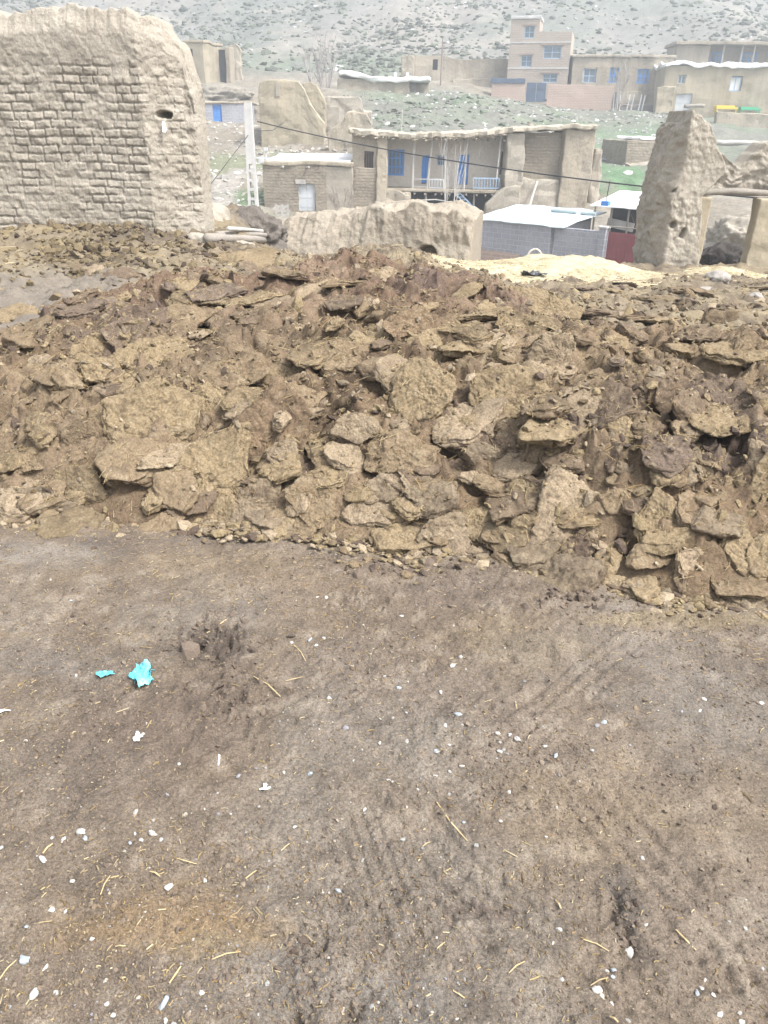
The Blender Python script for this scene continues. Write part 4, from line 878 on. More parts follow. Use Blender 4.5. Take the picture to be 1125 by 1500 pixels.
# right: ruined pillar, wall beyond it and the doorway with log lintel
YR = 14.6
pb0 = at(940, 405, YR); pb1 = at(1022, 405, YR); zb_ = -1.0
V, Q = rbox(0, 1, 0, 1.3, 0, 1, seg=.022, r=.02, segy=.04, segz=.009)
def edge(pts, z): return np.interp(z, [at(p, q, YR).z for p, q in pts][::-1], [at(p, q, YR).x for p, q in pts][::-1])
zt_ = at(1022, 165, YR).z; vz = V[:, 2].copy(); u = V[:, 0].copy(); yy = V[:, 1].copy()
topf = np.interp(u, [0, .3, .5, .75, 1], [zt_ - .22, zt_ - .02, zt_ + .02, zt_ - .04, zt_ - .20]) + .05 * fbm2(u * 6, u * 0, 3, 80)
Z = zb_ + vz * (topf - zb_)
xl_ = edge([(1010, 165), (998, 205), (981, 250), (970, 300), (962, 350), (955, 400), (951, 440)], Z); xr_ = edge([(1038, 160), (1054, 215), (1068, 250), (1030, 290), (1028, 340), (1024, 400), (1022, 440)], Z)
V[:, 0] = xl_ + u * (xr_ - xl_); V[:, 2] = Z
V[:, 1] = yy + .34 * (1 - sstep(.0, .26, u)) * (1 - yy / 1.3) + .12 * vz
pbk = brickdisp(V[:, 0], V[:, 2], L=.3, Hh=.13, seed=85, plaster=.25 + .6 * sstep(-.2, .4, fbm2(V[:, 0] * 2, V[:, 2] * 2, 3, 86)))
V -= np.stack([.022 * fbm3(V * np.array([4, 4, 6]), 5, 81, .62), (1 - sstep(0, .2, yy)) * pbk * .8 + .02 * fbm3(V * np.array([3, 3, 2]), 5, 82, .55) + .014 * fbm3(V * 17, 4, 83), 0 * u], 1)
lf = 1 - sstep(.12, .4, u); V[:, 0] += lf * (.022 * fbm3(V * np.array([5, 5, 8]), 5, 84, .6) - .8 * brickdisp(V[:, 1] + .4 * V[:, 0], V[:, 2], L=.3, Hh=.14, seed=87, plaster=.15 + .5 * sstep(-.1, .4, fbm2(V[:, 1] * 2, V[:, 2] * 2, 3, 88))))
for (hx_, hy_, rr_) in ((988, 330, .07), (1003, 338, .05), (1000, 345, .06), (990, 280, .03)):
    h_ = at(hx_, hy_, YR); V[:, 1] += .14 * (1 - sstep(.5, 1.1, np.hypot(V[:, 0] - h_.x, V[:, 2] - h_.z) / rr_)) * (yy < .3)
ruin('ruined_pillar', 'tall tapering stump of a ruined mud wall on the right', 'ruin', (0, YR, 0), 0, V, Q, mud)
# wall beyond, with a gap-toothed crest, above the doorway
YW = 15.7
x0 = at(1040, 250, YW).x; x1 = at(1300, 250, YW).x
V, Q = rbox(x0, x1, 0, .55, 0, 1, seg=.022, r=.02, segy=.05, segz=.022)
zt_ = lambda l: np.interp(V[:, 0], [at(p, q, YW).x for p, q in l], [at(p, q, YW).z for p, q in l])
top_ = zt_([(1040, 205), (1062, 228), (1080, 245), (1092, 238), (1105, 222), (1120, 212), (1140, 216), (1200, 200), (1300, 190)]) + .04 * fbm2(V[:, 0] * 6, V[:, 0] * 0, 3, 90)
bot_ = zt_([(1040, 281), (1110, 282), (1125, 283), (1300, 285)]) + .02
vz = V[:, 2].copy(); V[:, 2] = bot_ + vz * (top_ - bot_); V[:, 1] -= .05 * fbm3(V * 3, 5, 92, .6) + .02 * fbm3(V * 12, 3, 93)
ruin('ruined_wall', 'broken mud wall crest carried by the log lintel at the right edge', 'wall', (0, YW, 0), 0, V, Q, mud)
wood = mat('weathered_wood', [(.19, .17, .148), (.28, .255, .225), (.23, .20, .165)], scale=3, bump=.6, bscale=26, dist=.02, fine=60, famp=.25, stretch=(.4, 1, 1))
woodv = mat('weathered_post', [(.36, .34, .315), (.48, .46, .43)], scale=2, bump=.5, bscale=12, dist=.03, fine=30, famp=.2)
def log(name, label, cat, A, B, r0, r1, m=wood, seed=0, bow=.03, group=None, sides=10):
    A, B = Vector(A), Vector(B); n = 7; rr = random.Random(seed); pts = []; mid = (A + B) / 2
    for i in range(n):
        t = i / (n - 1); pts.append(A.lerp(B, t) - mid + Vector((rr.uniform(-1, 1), rr.uniform(-1, 1), rr.uniform(-.6, .6) + math.sin(t * 3.14))) * bow)
    mm = MB(); mm.tube(pts, [(r0 + (r1 - r0) * i / (n - 1)) * rr.uniform(.92, 1.08) for i in range(n)], sides, .08, seed)
    o = mm.build(name, m, smooth=True); o.location = mid; return tag(o, label, cat, group)
log('lintel_log', 'crooked pale log lying as lintel over the ruined doorway', 'log', at(1008, 283, YW - .1), at(1180, 285, YW - .1), .05, .065, seed=4, bow=.035)
def post(px0, px1, py0, py1, Y, label, seed):
    p0 = at((px0 + px1) / 2, py0, Y); wd = (px1 - px0) * Y / 1261
    V, Q = rbox(-wd / 2, wd / 2, -.16, .16, 0, 1, seg=.03, r=.03, segz=.03)
    zlo = -1.0; V[:, 2] = zlo + V[:, 2] * (p0.z - zlo); V = roughen(V, .018, 3, seed)
    return ruin('door_post', label, 'post', (p0.x, Y, 0), 0, V, Q, mudyel, group=None)
post(1014, 1040, 288, 395, YW - .05, 'smooth mud plastered post of the ruined doorway, beside the tall stump', 3)
post(1108, 1150, 290, 395, YW - .15, 'mud plastered post of the ruined doorway at the right edge', 5)
log('white_pipe', 'thin white pipe leaning inside the ruined doorway', 'pipe', at(1107, 330, 22), at(1128, 302, 22), .035, .035, wh, 6, 0)

def heap_obj(name, label, cat, c, rx, ry, h, m, seed=0, amp=.12, freq=2.5, col=None, n=90, kind=None, tail=None):
    g, q = gridface(np.linspace(-1.15, 1.15, n), np.linspace(-1.15, 1.15, n)); x, y = g[:, 0] * rx, g[:, 1] * ry
    r_ = np.hypot(g[:, 0], g[:, 1]) + .16 * fbm2(x * freq * .4 + seed, y * freq * .4, 3, seed)
    z = h * (1 - sstep(.05, 1.0, r_)) * (1 + amp * 2 * fbm2(x * freq, y * freq, 4, seed + 2)) + amp * .25 * h * fbm2(x * freq * 5, y * freq * 5, 3, seed + 4) * (r_ < 1) - .06 * (r_ > 1.0)
    gx_, gy_ = c.x + x, c.y + y; base = H_yard(gx_, gy_) if c.y < 17 else H_far(gx_, gy_)
    o = build(name, np.stack([x, y, z + base - c.z], 1), [q], m); o.location = c
    return tag(o, label, cat, None, kind)
strawm = mat('straw_chaff', [(.36, .31, .20), (.45, .39, .265), (.50, .445, .32)], scale=5, bump=.9, bscale=32, dist=.03, fine=70, famp=.4, rough=.8)
c = at(808, 398, 12.4); c.z = gnd(c.x, c.y); S1 = (c.copy(), 2.15, 1.9, .25)
heap_obj('straw_heap', 'broad low heap of yellow straw chaff in front of the block shed', 'straw heap', c, 2.15, 1.9, .25, strawm, 3, .14, 2.2, n=150)
c = at(1062, 402, 13.2); c.z = gnd(c.x, c.y); S2 = (c.copy(), .6, 1.0, .10)
heap_obj('straw_heap', 'small patch of yellow straw in the ruined doorway on the right', 'straw heap', c, .6, 1.0, .10, strawm, 5, .15, 3)
c = onz(-22, 545, .1); c.z = gnd(c.x, c.y); S3 = (c.copy(), .32, .3, .1)
heap_obj('straw_heap', 'yellow straw patch cut by the left edge beside the dung heap', 'straw heap', c, .32, .34, .1, strawm, 9, .15, 6)
P, N_ = [], []
for (c, rx, ry, h_), k_ in ((S1, 4200), (S2, 700), (S3, 500)):
    a_ = rs.uniform(0, 6.28, k_); r_ = np.sqrt(rs.uniform(0, 1, k_)); X = c.x + np.cos(a_) * r_ * rx; Y = c.y + np.sin(a_) * r_ * ry
    P.append(np.stack([X, Y, H_yard(X, Y) + h_ * (1 - sstep(.05, 1, r_)) + .012], 1))
P = np.concatenate(P); nn = len(P)
straws('loose_straw', P, np.tile([0, -.2, 1.], (nn, 1)), rs.uniform(.04, .16, nn), sm, np.array([.48, .41, .27]) * rs.uniform(.7, 1.2, (nn, 1)), 'loose yellow stalks on the straw heaps', 31, wd=.0032)
# black sheet, hoop, rocks, logs behind the heap
blk = mat('black_film', [(.02, .022, .026), (.05, .055, .065)], scale=5, bump=.4, bscale=20, dist=.02, rough=.35, famp=.1, spec=.5)
o = scrap('plastic_sheet', 780, 402, 40, 16, blk, 'crumpled black plastic sheet on the yellow straw', 'plastic sheet', 27, 1.4)
c = min((at(780, 404, y_) for y_ in np.linspace(10.4, 13, 60)), key=lambda q: abs(q.z - gnd(q.x, q.y) - S1[3] * (1 - float(sstep(.05, 1, math.hypot((q.x - S1[0].x) / S1[1], (q.y - S1[0].y) / S1[2])))))); sx_ = max(abs(v.co.x) for v in o.data.vertices); sy_ = max(abs(v.co.y) for v in o.data.vertices); zz_ = max(v.co.z for v in o.data.vertices)
o.location = (c.x, c.y, c.z); o.scale = (.19 / sx_, .16 / sy_, .09 / zz_)
c = at(783, 376, 13.9); hp = MB(); hp.tube([(math.cos(t) * .115, 0, math.sin(t) * .125) for t in np.linspace(-.35, 3.5, 16)], .016, 7); o = hp.build('hose_hoop', mat('pale_rubber', [(.5, .47, .42), (.6, .57, .52)], bump=.1)); o.location = c + Vector((0, 0, .0)); tag(o, 'pale arched hose end sticking out of the yellow straw', 'hose')
rock = mat('grey_rock', [(.25, .23, .21), (.36, .34, .31)], scale=3, bump=.8, bscale=12, dist=.04, fine=40, famp=.2)
def boulder(name, label, px, py, Y, sx_, sy_, sz_, seed, m=rock, cat='rock', group=None):
    c = at(px, py, Y); r = np.random.RandomState(seed); V, Fc = ico(4); nn_ = r.normal(0, 1, (12, 3)); nn_ /= np.linalg.norm(nn_, axis=1, keepdims=True); q = np.maximum(V @ nn_.T, 1e-3) / r.uniform(.65, 1, 12)
    P = V * np.minimum((q ** 12).sum(1) ** (-1 / 12), 1.1)[:, None]; P = (P + .12 * fbm3(V * 2.2 + seed, 5, seed)[:, None] * V) * np.array([sx_, sy_, sz_])
    o = build(name, P, [Fc], m); o.location = c; return tag(o, label, cat, group)
boulder('rock', 'big grey rock at the foot of the tall mud stump', 1050, 410, 11.6, .20, .16, .12, 3)
boulder('rock', 'flat grey rock in front of the big grey rock', 1040, 428, 10.6, .22, .16, .06, 4)
boulder('rock', 'small grey rock near the right edge behind the heap', 1108, 436, 9.6, .1, .08, .06, 6)
boulder('rock', 'pale rock beside the logs', 356, 362, 10.6, .17, .12, .09, 8, mud)
boulder('mud_lump', 'lump of broken mud left of the logs', 312, 320, 12.6, .26, .3, .22, 12, mud, 'mud lump')
boulder('mud_lump', 'low mud lump at the foot of the broken wall end', 292, 352, 10.0, .16, .12, .1, 13, mud, 'mud lump')
def ongr(px, py, r_, back=0.):
    p = cast(px, py, H_yard); return Vector((p.x, p.y + back, max(p.z, gnd(p.x, p.y + back)) + r_))
log('log', 'thick weathered log lying behind the heap, nearest of the pile', 'log', ongr(304, 356, .05), ongr(386, 357, .05), .055, .05, seed=1, bow=.01)
log('log', 'second weathered log lying just behind the thick one', 'log', ongr(318, 349, .05), ongr(398, 350, .05), .045, .035, seed=2, bow=.01)
log('log', 'thin pale log topmost behind the heap', 'log', ongr(336, 350, .13), ongr(392, 351, .12), .028, .028, woodv, seed=3, bow=.01)
darkd = mat('dark_dung', [(.055, .048, .045), (.09, .078, .07)], scale=4, bump=.8, bscale=14, dist=.05, fine=40, famp=.3)
c = at(1058, 386, 17.5); c.z = -1.0
def mound(name, label, cat, c, rx, ry, h_, m, seed):
    V, Fc = ico(5); P = V * np.array([rx, ry, h_]); P *= (1 + .2 * fbm3(V * 2 + seed, 5, seed, .6))[:, None]; P += .05 * min(rx, h_) * fbm3(V * 12, 3, seed + 4)[:, None] * V
    o = build(name, P, [Fc], m); o.location = c; return tag(o, label, cat)
mound('soil_mound', 'dark mound of soil behind the logs at the utility pole', 'mound', at(372, 348, 13.9), .62, .5, .42, mat('dark_soil', [(.12, .105, .092), (.16, .142, .125)], scale=3, bump=.8, bscale=14, dist=.05, fine=40, famp=.3), 13)
mound('dung_mound', 'dark mound of dung inside the ruined doorway', 'dung mound', Vector((c.x, 17.5, at(1058, 386, 17.5).z)), .55, .5, .42, darkd, 3)
mound('mud_mound', 'pale earth mound behind the ruined doorway', 'mound', at(1082, 352, 23), .85, .9, .6, mud, 5)
# ------------------------------------------------------------------ village
blue = mat('blue_paint', [(.05, .19, .55), (.10, .27, .62)], scale=3, bump=.2, bscale=20, famp=.2, rough=.6)
pblue = mat('pale_blue_paint', [(.28, .40, .56), (.36, .48, .62)], scale=3, bump=.2, famp=.2, rough=.6)
dark = mat('painted_inside_shade', [(.02, .02, .024), (.045, .042, .045)], scale=1, bump=.1)  # near-black colour standing in for the shade inside rooms
glass = mat('window_glass', [(.10, .14, .18), (.16, .20, .24)], scale=1.2, bump=0, rough=.12, spec=.6, famp=.05)
brownw = mat('brown_wood', [(.10, .07, .06), (.15, .11, .09)], scale=4, bump=.3, famp=.2)
whitep = mat('white_paint', [(.44, .47, .50), (.56, .58, .60)], scale=2, bump=.25, bscale=6, famp=.12, rough=.6)
roofw = mat('whitish_roof', [(.62, .62, .62), (.80, .80, .80)], scale=.6, bump=.4, bscale=4, dist=.05, fine=6, famp=.08)
roofb = mat('bluish_sheet_roof', [(.46, .56, .62), (.62, .70, .74)], scale=.5, bump=.15, fine=5, famp=.08, rough=.5)
block = mat('grey_block', [(.27, .275, .31), (.36, .365, .40)], scale=.6, bump=.7, bscale=6, dist=.05, fine=14, famp=.15, brick=dict(w=.42, h=.21, m=.018, wob=.15, var=.3, mc=(.42, .42, .45), depth=.6))
redbrick = mat('brick_face', [(.34, .275, .225), (.40, .33, .275)], scale=.5, bump=.5, bscale=5, dist=.05, fine=9, famp=.12, brick=dict(w=.5, h=.16, m=.03, wob=.1, var=.35, mc=(.42, .38, .34), depth=.5))
pinkbrick = mat('pink_brick', [(.37, .275, .225), (.44, .335, .28)], scale=.5, bump=.5, bscale=5, dist=.05, fine=9, famp=.12, brick=dict(w=.5, h=.16, m=.03, wob=.1, var=.35, mc=(.44, .36, .32), depth=.5))
conc = mat('concrete', [(.45, .445, .43), (.55, .54, .53)], scale=1.5, bump=.3, bscale=20, dist=.02, fine=30, famp=.12)
redp = mat('maroon_sheet', [(.20, .055, .065), (.27, .085, .09)], scale=2, bump=.2, famp=.15, rough=.5)
navy = mat('dark_blue_sheet', [(.055, .085, .14), (.09, .12, .18)], scale=1, bump=.15, famp=.12, rough=.5)
brush = mat('roof_brush', [(.30, .26, .20), (.46, .42, .35)], scale=6, bump=.6, bscale=20, famp=.3)
yelp = mat('yellow_paint', [(.60, .46, .06), (.68, .52, .1)], scale=2, bump=.1, famp=.1); grnp = mat('green_paint', [(.06, .34, .19), (.1, .42, .25)], scale=2, bump=.1, famp=.1)
bark = mat('grey_twig', [(.30, .27, .26), (.42, .39, .37)], scale=3, bump=.2, famp=.2); pbark = mat('pale_twig', [(.50, .48, .46), (.62, .60, .57)], scale=3, bump=.2, famp=.2)

class House:
    def __init__(s, name, label, cat, px, py, Y, rz=0., group=None):
        s.o = at(px, py, Y); s.rz = rz; s.root = thing(name, label, cat, s.o, rz, group); s.sd = int(px * 7 + py) % 97
        s.inv = Matrix.Rotation(-rz, 3, 'Z')
    def p(s, px, py, d=0.):
        n = Vector((-math.sin(s.rz), math.cos(s.rz), 0)); r_ = ray(px, py); e = Vector((0, 0, EYE))
        t = ((s.o - e).dot(n) + d) / r_.dot(n); q = s.inv @ (e + r_ * t - s.o); return q.x, q.z
    def rect(s, a, b, c, e, d=0.):
        """left px, top py, right px, bottom py -> x0, x1, z0, z1 on the plane at depth d"""
        m, k = (a + c) / 2, (b + e) / 2
        return s.p(a, k, d)[0], s.p(c, k, d)[0], s.p(m, e, d)[1], s.p(m, b, d)[1]
    def part(s, name, V, Q, m, parent=None, smooth=False, rough=.02, freq=1.3):
        return build(name, roughen(V, rough, freq, s.sd) if rough else V, [Q], m, parent or s.root, smooth=smooth)
    def wall(s, m, R4, y0=0., t=.4, openings=(), seg=.3, rough=.03, name='wall', top=None, freq=1.3):
        x0, x1, z0, z1 = R4; V, Q = wallcells(x0, x1, z0, z1, y0, t, openings, seg)
        if top: V = topline(V, z0, z1, top)
        return s.part(name, V, Q, m, rough=rough, freq=freq)
    def solid(s, m, x0, x1, y0, y1, z0, z1, name='wall', seg=.3, rough=.04, r=.07, top=None, batter=0, freq=1.3, parent=None, smooth=False):
        V, Q = rbox(x0, x1, y0, y1, z0, z1, seg=seg, r=r)
        if top: V = topline(V, z0, z1, top)
        if batter: V[:, 1] -= batter * (1 - (V[:, 2] - z0) / (z1 - z0)) * (V[:, 1] < (y0 + y1) / 2)
        return s.part(name, V, Q, m, parent, rough=rough, freq=freq, smooth=smooth)
    def window(s, R4, y, mf=blue, mp=glass, nx=2, nz=2, bar=.06, name='window', depth=.08):
        x0, x1, z0, z1 = R4; mm = MB(); y0 = y + .10
        mm.box(x0, x0 + bar, y0, y0 + depth, z0, z1); mm.box(x1 - bar, x1, y0, y0 + depth, z0, z1)
        mm.box(x0 + bar, x1 - bar, y0 + .003, y0 + depth - .003, z0, z0 + bar); mm.box(x0 + bar, x1 - bar, y0 + .003, y0 + depth - .003, z1 - bar, z1)
        for i in range(1, nx): x = x0 + (x1 - x0) * i / nx; mm.box(x - bar * .4, x + bar * .4, y0 + .006, y0 + depth - .006, z0 + bar, z1 - bar)
        for j in range(1, nz): z = z0 + (z1 - z0) * j / nz; mm.box(x0 + bar, x1 - bar, y0 + .012, y0 + depth - .012, z - bar * .35, z + bar * .35)
        f = mm.build(name, mf, s.root); q = MB(); q.box(x0 + .01, x1 - .01, y0 + depth * .55, y0 + depth * .55 + .012, z0 + .01, z1 - .01); q.build('pane', mp, f); return f
    def door(s, R4, y, m, leaves=1, name='door'):
        x0, x1, z0, z1 = R4; fr = MB(); b = .05; y0 = y + .08
        fr.box(x0, x0 + b, y0, y0 + .1, z0, z1); fr.box(x1 - b, x1, y0, y0 + .1, z0, z1); fr.box(x0 + b, x1 - b, y0 + .003, y0 + .097, z1 - b, z1)
        f = fr.build('door_frame', m, s.root); w_ = (x1 - x0 - 2 * b) / leaves
        for k in range(leaves):
            q = MB(); a = x0 + b + k * w_ + .006; q.box(a, a + w_ - .012, y0 + .03, y0 + .07, z0, z1 - b - .01)
            for h in (.15, .5, .85): zc = z0 + (z1 - z0) * h; q.box(a + .04, a + w_ - .05, y0 + .012, y0 + .03, zc - .03, zc + .03)
            q.build(name, m, f)
        return f
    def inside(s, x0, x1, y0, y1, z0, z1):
        q = MB(); q.box(x0, x1, y0, y1, z0, z1); return q.build('interior_shade_panel', dark, s.root)  # added black panel: shade behind openings put into its colour
    def roof(s, m, x0, x1, y0, y1, z, th=.22, over=.15, name='roof', sag=.05, slope=0.):
        V, Q = rbox(x0 - over, x1 + over, y0 - over, y1 + over, z, z + th, seg=.35, r=.06); V[:, 2] += sag * fbm2(V[:, 0] * .8 + s.sd, V[:, 1] * .8, 3, s.sd) + slope * (V[:, 1] - y0)
        V[:, :2] += .05 * np.stack([fbm2(V[:, 0] * 2, V[:, 1] * 2 + k, 3, s.sd + k) for k in (1, 2)], 1); return s.part(name, V, Q, m, rough=.02)
    def beams(s, x0, x1, y, z, step=.5, r=.05, L=.5, m=wood, name='roof_beam'):
        x = x0; rr = random.Random(s.sd)
        while x < x1: mm = MB(); mm.tube([(x, y + .3, z + rr.uniform(-.02, .02)), (x + rr.uniform(-.05, .05), y - L * rr.uniform(.5, 1), z + rr.uniform(-.03, .02))], [r, r * .9], 6); mm.build(name, m, s.root); x += step * rr.uniform(.7, 1.3)

# ---- two-storey house with the long porch
h = House('porch_house', 'two-storey mud house with long wooden porch and bright blue windows', 'house', 516, 300, 45, R(-1))
X = lambda px, d=0, py=240: h.p(px, py, d)[0]
Z = lambda py, d=0, px=640: h.p(px, py, d)[1]
ZF = Z(277, 0); ZT = Z(197); z0 = -2.2
rw = h.rect(533, 222, 547, 250); low = Z(247)
h.wall(mudfar, (X(516), X(551), z0, Z(196)), 0, .4, [rw], seg=.25); h.window(rw, .02, brownw, dark, 4, 1, .05); h.inside(X(516) + .1, X(551) - .1, .45, .5, rw[2] - .2, rw[3] + .2)
h.solid(adobe, X(514), X(552), -.13, -.01, z0, low, name='stone_footing', rough=.05)
h.solid(mudfar, X(551), X(567), -.18, .6, z0, Z(199), name='pillar', rough=.05, batter=.25)
h.solid(mudfar, X(566), X(602), -.25, .3, z0, Z(280), name='lower_wall', rough=.06, top=lambda x: Z(279) - .25 * sstep(X(580), X(600), x) + 0 * x)
PB = 1.25                                                         # porch depth
bw = h.rect(568, 219, 592, 257, PB); d1 = h.rect(618, 227, 629, 268, PB); d2 = h.rect(671, 226, 686, 270, PB); sw = h.rect(640, 228, 651, 243, PB); d3 = h.rect(733, 222, 740, 256, PB)
h.wall(mat('pale_plaster', [(.52, .47, .41), (.6, .55, .49)], scale=.6, bump=.4, bscale=4, dist=.08, fine=9, famp=.1), (X(560, PB), X(745, PB), ZF, ZT), PB, .35, [bw, d1, d2, sw, d3], seg=.35); h.inside(X(562, PB), X(744, PB), PB + .5, PB + .55, ZF + .1, ZT - .1)
h.window(bw, PB - .12, blue, glass, 4, 3, .09); h.door(d1, PB - .06, blue, 2); h.door(d2, PB - .06, blue, 2); h.window(sw, PB, pblue, glass, 2, 2, .05); h.door(d3, PB, brownw, 1)
h.solid(mudfar, X(566), X(742), -.05, PB + .2, ZF - .16, ZF, name='porch_floor', rough=.03, r=.04); h.beams(X(570), X(742), -.02, ZF - .24, .45, .055, .35, name='floor_beam')
# underside storey
h.inside(X(600), X(716), 1.2, 1.3, z0, ZF - .3); h.solid(mudfar, X(592), X(604), -.1, 1.2, z0, ZF - .18, name='lower_pier', rough=.05)
for px in (625, 654, 681, 697): mm = MB(); mm.tube([(X(px), .12, z0), (X(px) + .03, .12, ZF - .2)], [.07, .06], 6, .1, px); mm.build('lower_post', wood, h.root)
mm = MB(); mm.tube([(X(598), -.1, Z(295)), (X(640), -.12, Z(292)), (X(690), -.1, Z(300))], .035, 6); mm.build('pole_rail', woodv, h.root)
mm = MB()
for k in range(6): mm.box(X(598), X(700), -.32 + k * .06, -.28 + k * .06, Z(303), Z(301))
mm.build('blue_slat_shelf', pblue, h.root)
mm = MB(); mm.bar((X(668), .05, Z(282)), (X(690), .05, Z(303)), .06); mm.bar((X(676), .05, Z(282)), (X(698), .05, Z(303)), .06)
for k in range(5): mm.bar((X(670 + k * 4.4), .05, Z(284 + k * 4)), (X(678 + k * 4.4), .05, Z(284 + k * 4)), .04)
mm.build('blue_ladder', pblue, h.root)
# roof, brush eave and posts
zr = [Z(196, 0, 520), Z(203, 0, 600), Z(200, 0, 700), Z(193, 0, 760), Z(190, 0, 830)]; xr = [X(520), X(600), X(700), X(760), X(830)]
def roofz(x): return np.interp(x, xr, zr)
V, Q = rbox(X(512), X(745), -.45, 4.6, 0, .24, seg=.22, r=.05); V[:, 2] += roofz(V[:, 0]) + .05 * fbm2(V[:, 0] * 2, V[:, 1], 3, 7); V[:, 1] += .12 * fbm2(V[:, 0] * 3, V[:, 0] * 0, 3, 8) * (V[:, 1] < 0); h.part('roof', V, Q, brush, rough=.05, freq=3)
V, Q = rbox(X(738), X(868), -.30, 4.6, 0, .20, seg=.22, r=.05); V[:, 2] += roofz(V[:, 0]) + .02 + .05 * fbm2(V[:, 0] * 2, V[:, 1], 3, 7); h.part('roof', V, Q, brush, rough=.05, freq=3)
mm = MB(); rr = random.Random(4)
for k in range(150):
    x = rr.uniform(X(516), X(742)); zz = float(roofz(x)) + rr.uniform(-.06, .06); a = rr.uniform(-.5, .5); L_ = rr.uniform(.3, .8)
    mm.tube([(x, -.2, zz), (x + a * L_, -.35 - L_ * .5 * rr.random(), zz - rr.uniform(-.02, .10))], [.022, .012], 4)
mm.build('eave_brush', brush, h.root)
h.beams(X(570), X(740), .1, float(roofz(X(650))) - .07, .42, .06, .35)
for i, (a, b, r_) in enumerate(((605, 607, .085), (627, 633, .075), (652, 654, .075), (681, 683, .07), (700, 701, .03), (728, 731, .05))):
    mm = MB(); xa, xb = X(a, .1), X(b, .1); zb_ = ZF if i != 4 else Z(232); zt_ = float(roofz(xb)) + .02
    mm.tube([(xa, .05, zb_), ((xa + xb) / 2 + rr.uniform(-.05, .05), .07, (zb_ + zt_) / 2), (xb, .05, zt_)], [r_, r_ * .85, r_ * .7], 7, .08, i); mm.build('porch_post', woodv, h.root)
def rail(x0, x1, z0_, z1_, m, pick, name):
    mm = MB(); mm.box(x0, x1, -.02, .02, z1_ - .05, z1_); mm.box(x0, x1, -.02, .02, z0_, z0_ + .05)
    if pick:
        n = int((x1 - x0) / pick)
        for k in range(n + 1): x = x0 + (x1 - x0) * k / n; mm.box(x - .02, x + .02, -.015 - .012, .015 - .012, z0_ + .05, z1_ - .05)
    mm.build(name, m, h.root)
rail(X(607), X(627), Z(275), Z(262), woodv, 0, 'railing'); rail(X(630), X(651), Z(276), Z(262), whitep, .13, 'railing'); rail(X(695), X(733), Z(275), Z(259), pblue, .14, 'railing')
# right wing of bare adobe between plastered piers
h.wall(adobe, (X(755), X(832), z0, Z(194, 0, 800)), .35, .4, [], rough=.04)
h.solid(mud, X(739), X(766), -.12, .9, z0, Z(194, 0, 752), name='pier', rough=.07, batter=.2, freq=1.8); h.solid(mudfar, X(822), X(866), -.10, 3.2, z0, Z(190, 0, 845), name='end_wall', rough=.06, batter=.15)
h.solid(mud, X(762), X(824), .0, .4, z0, Z(262, 0, 790), name='battered_footing', rough=.08, batter=.5, freq=1.6)
h.solid(mudfar, X(565), X(866), 4.2, 4.6, z0, ZT, name='rear_wall', rough=.03)
mm = MB(); mm.tube([(X(775), 1, Z(188)), (X(776), 1, Z(177))], [.16, .12], 8); mm.build('chimney', mud, h.root)
# mud ramp against the wing
hr = House('mud_ramp', 'sloping broken mud wall running down from the porch house', 'wall', 712, 305, 43.4)
hr.solid(mud, 0, hr.p(762, 300)[0], 0, .8, -1.0, hr.p(740, 268)[1], name='wall', rough=.10, freq=1.2, top=lambda x: np.interp(x, [0, hr.p(728, 290)[0], hr.p(742, 272)[0], hr.p(762, 270)[0]], [hr.p(712, 300)[1], hr.p(728, 284)[1], hr.p(742, 272)[1], hr.p(762, 274)[1]]))
a = at(588, 195, 47); q = MB(); q.tube([(0, 0, 0), (.02, 0, at(588, 160, 47).z - a.z)], [.03, .02], 5); o = q.build('antenna_pole', woodv); o.location = a; tag(o, 'thin pale pole standing on the porch house roof', 'pole')
o = log('plank', 'grey plank leaning against the adobe wing above the shed', 'plank', at(773, 308, 43.6), at(787, 266, 44.6), .07, .06, woodv, 9, .01)

# ---- store with the white roof
h = House('store', 'low mud store with flat white roof and white double door', 'store', 386, 308, 44.5, R(-2))
X = lambda px, d=0, py=270: h.p(px, py, d)[0]
Z = lambda py, d=0, px=450: h.p(px, py, d)[1]
dr = h.rect(437, 269, 461, 309); xm = X(478)
h.wall(adobe, (X(386), xm, -1.6, Z(240)), 0, .45, [dr], seg=.3, rough=.04); h.wall(mud, (xm, X(516), -1.6, Z(243)), .04, .4, [], rough=.05)
h.solid(adobe, X(386), X(386) + .45, .45, 5.2, -1.6, Z(240), name='side_wall'); h.solid(adobe, X(386), X(516), 5.2, 5.6, -1.6, Z(238), name='rear_wall'); h.inside(X(400), X(500), .8, .85, -1.5, Z(250))
f = h.door(dr, .02, whitep, 2); q = MB(); q.box(dr[0] - .12, dr[0] + .42, -.06, -.03, dr[3] - .02, dr[3] + .2); q.build('lintel_board', woodv, h.root)
h.roof(mudfar, X(387), X(515), 0, 5.4, Z(243), .22, .08, name='roof_edge'); h.roof(roofw, X(389), X(513), .25, 5.3, Z(243) + .225, .06, .0, name='white_roofing', slope=.03)
for px in (410, 447): mm = MB(); mm.tube([(X(px), .3, Z(247)), (X(px + 8), -.5, Z(244))], [.05, .05], 6); mm.build('roof_beam', woodv, h.root)
h = House('crate', 'wooden slatted crate standing left of the white store door', 'crate', 404, 318, 43.5)
x1_, z1_ = h.p(421, 300); mm = MB()
for ya in (0, .4):
    mm = MB()
    for k in range(3): mm.box(0, x1_, ya, ya + .03, z1_ * (k / 3 + .04), z1_ * (k / 3 + .24))
    for x in (0, x1_ / 2, x1_): mm.box(x - .03, x + .03, ya - .03, ya - .001, 0, z1_)
    mm.build('slat_side', woodv, h.root)
mm = MB(); mm.box(.02, x1_ - .02, .035, .395, .02, .05); mm.build('bottom', woodv, h.root)

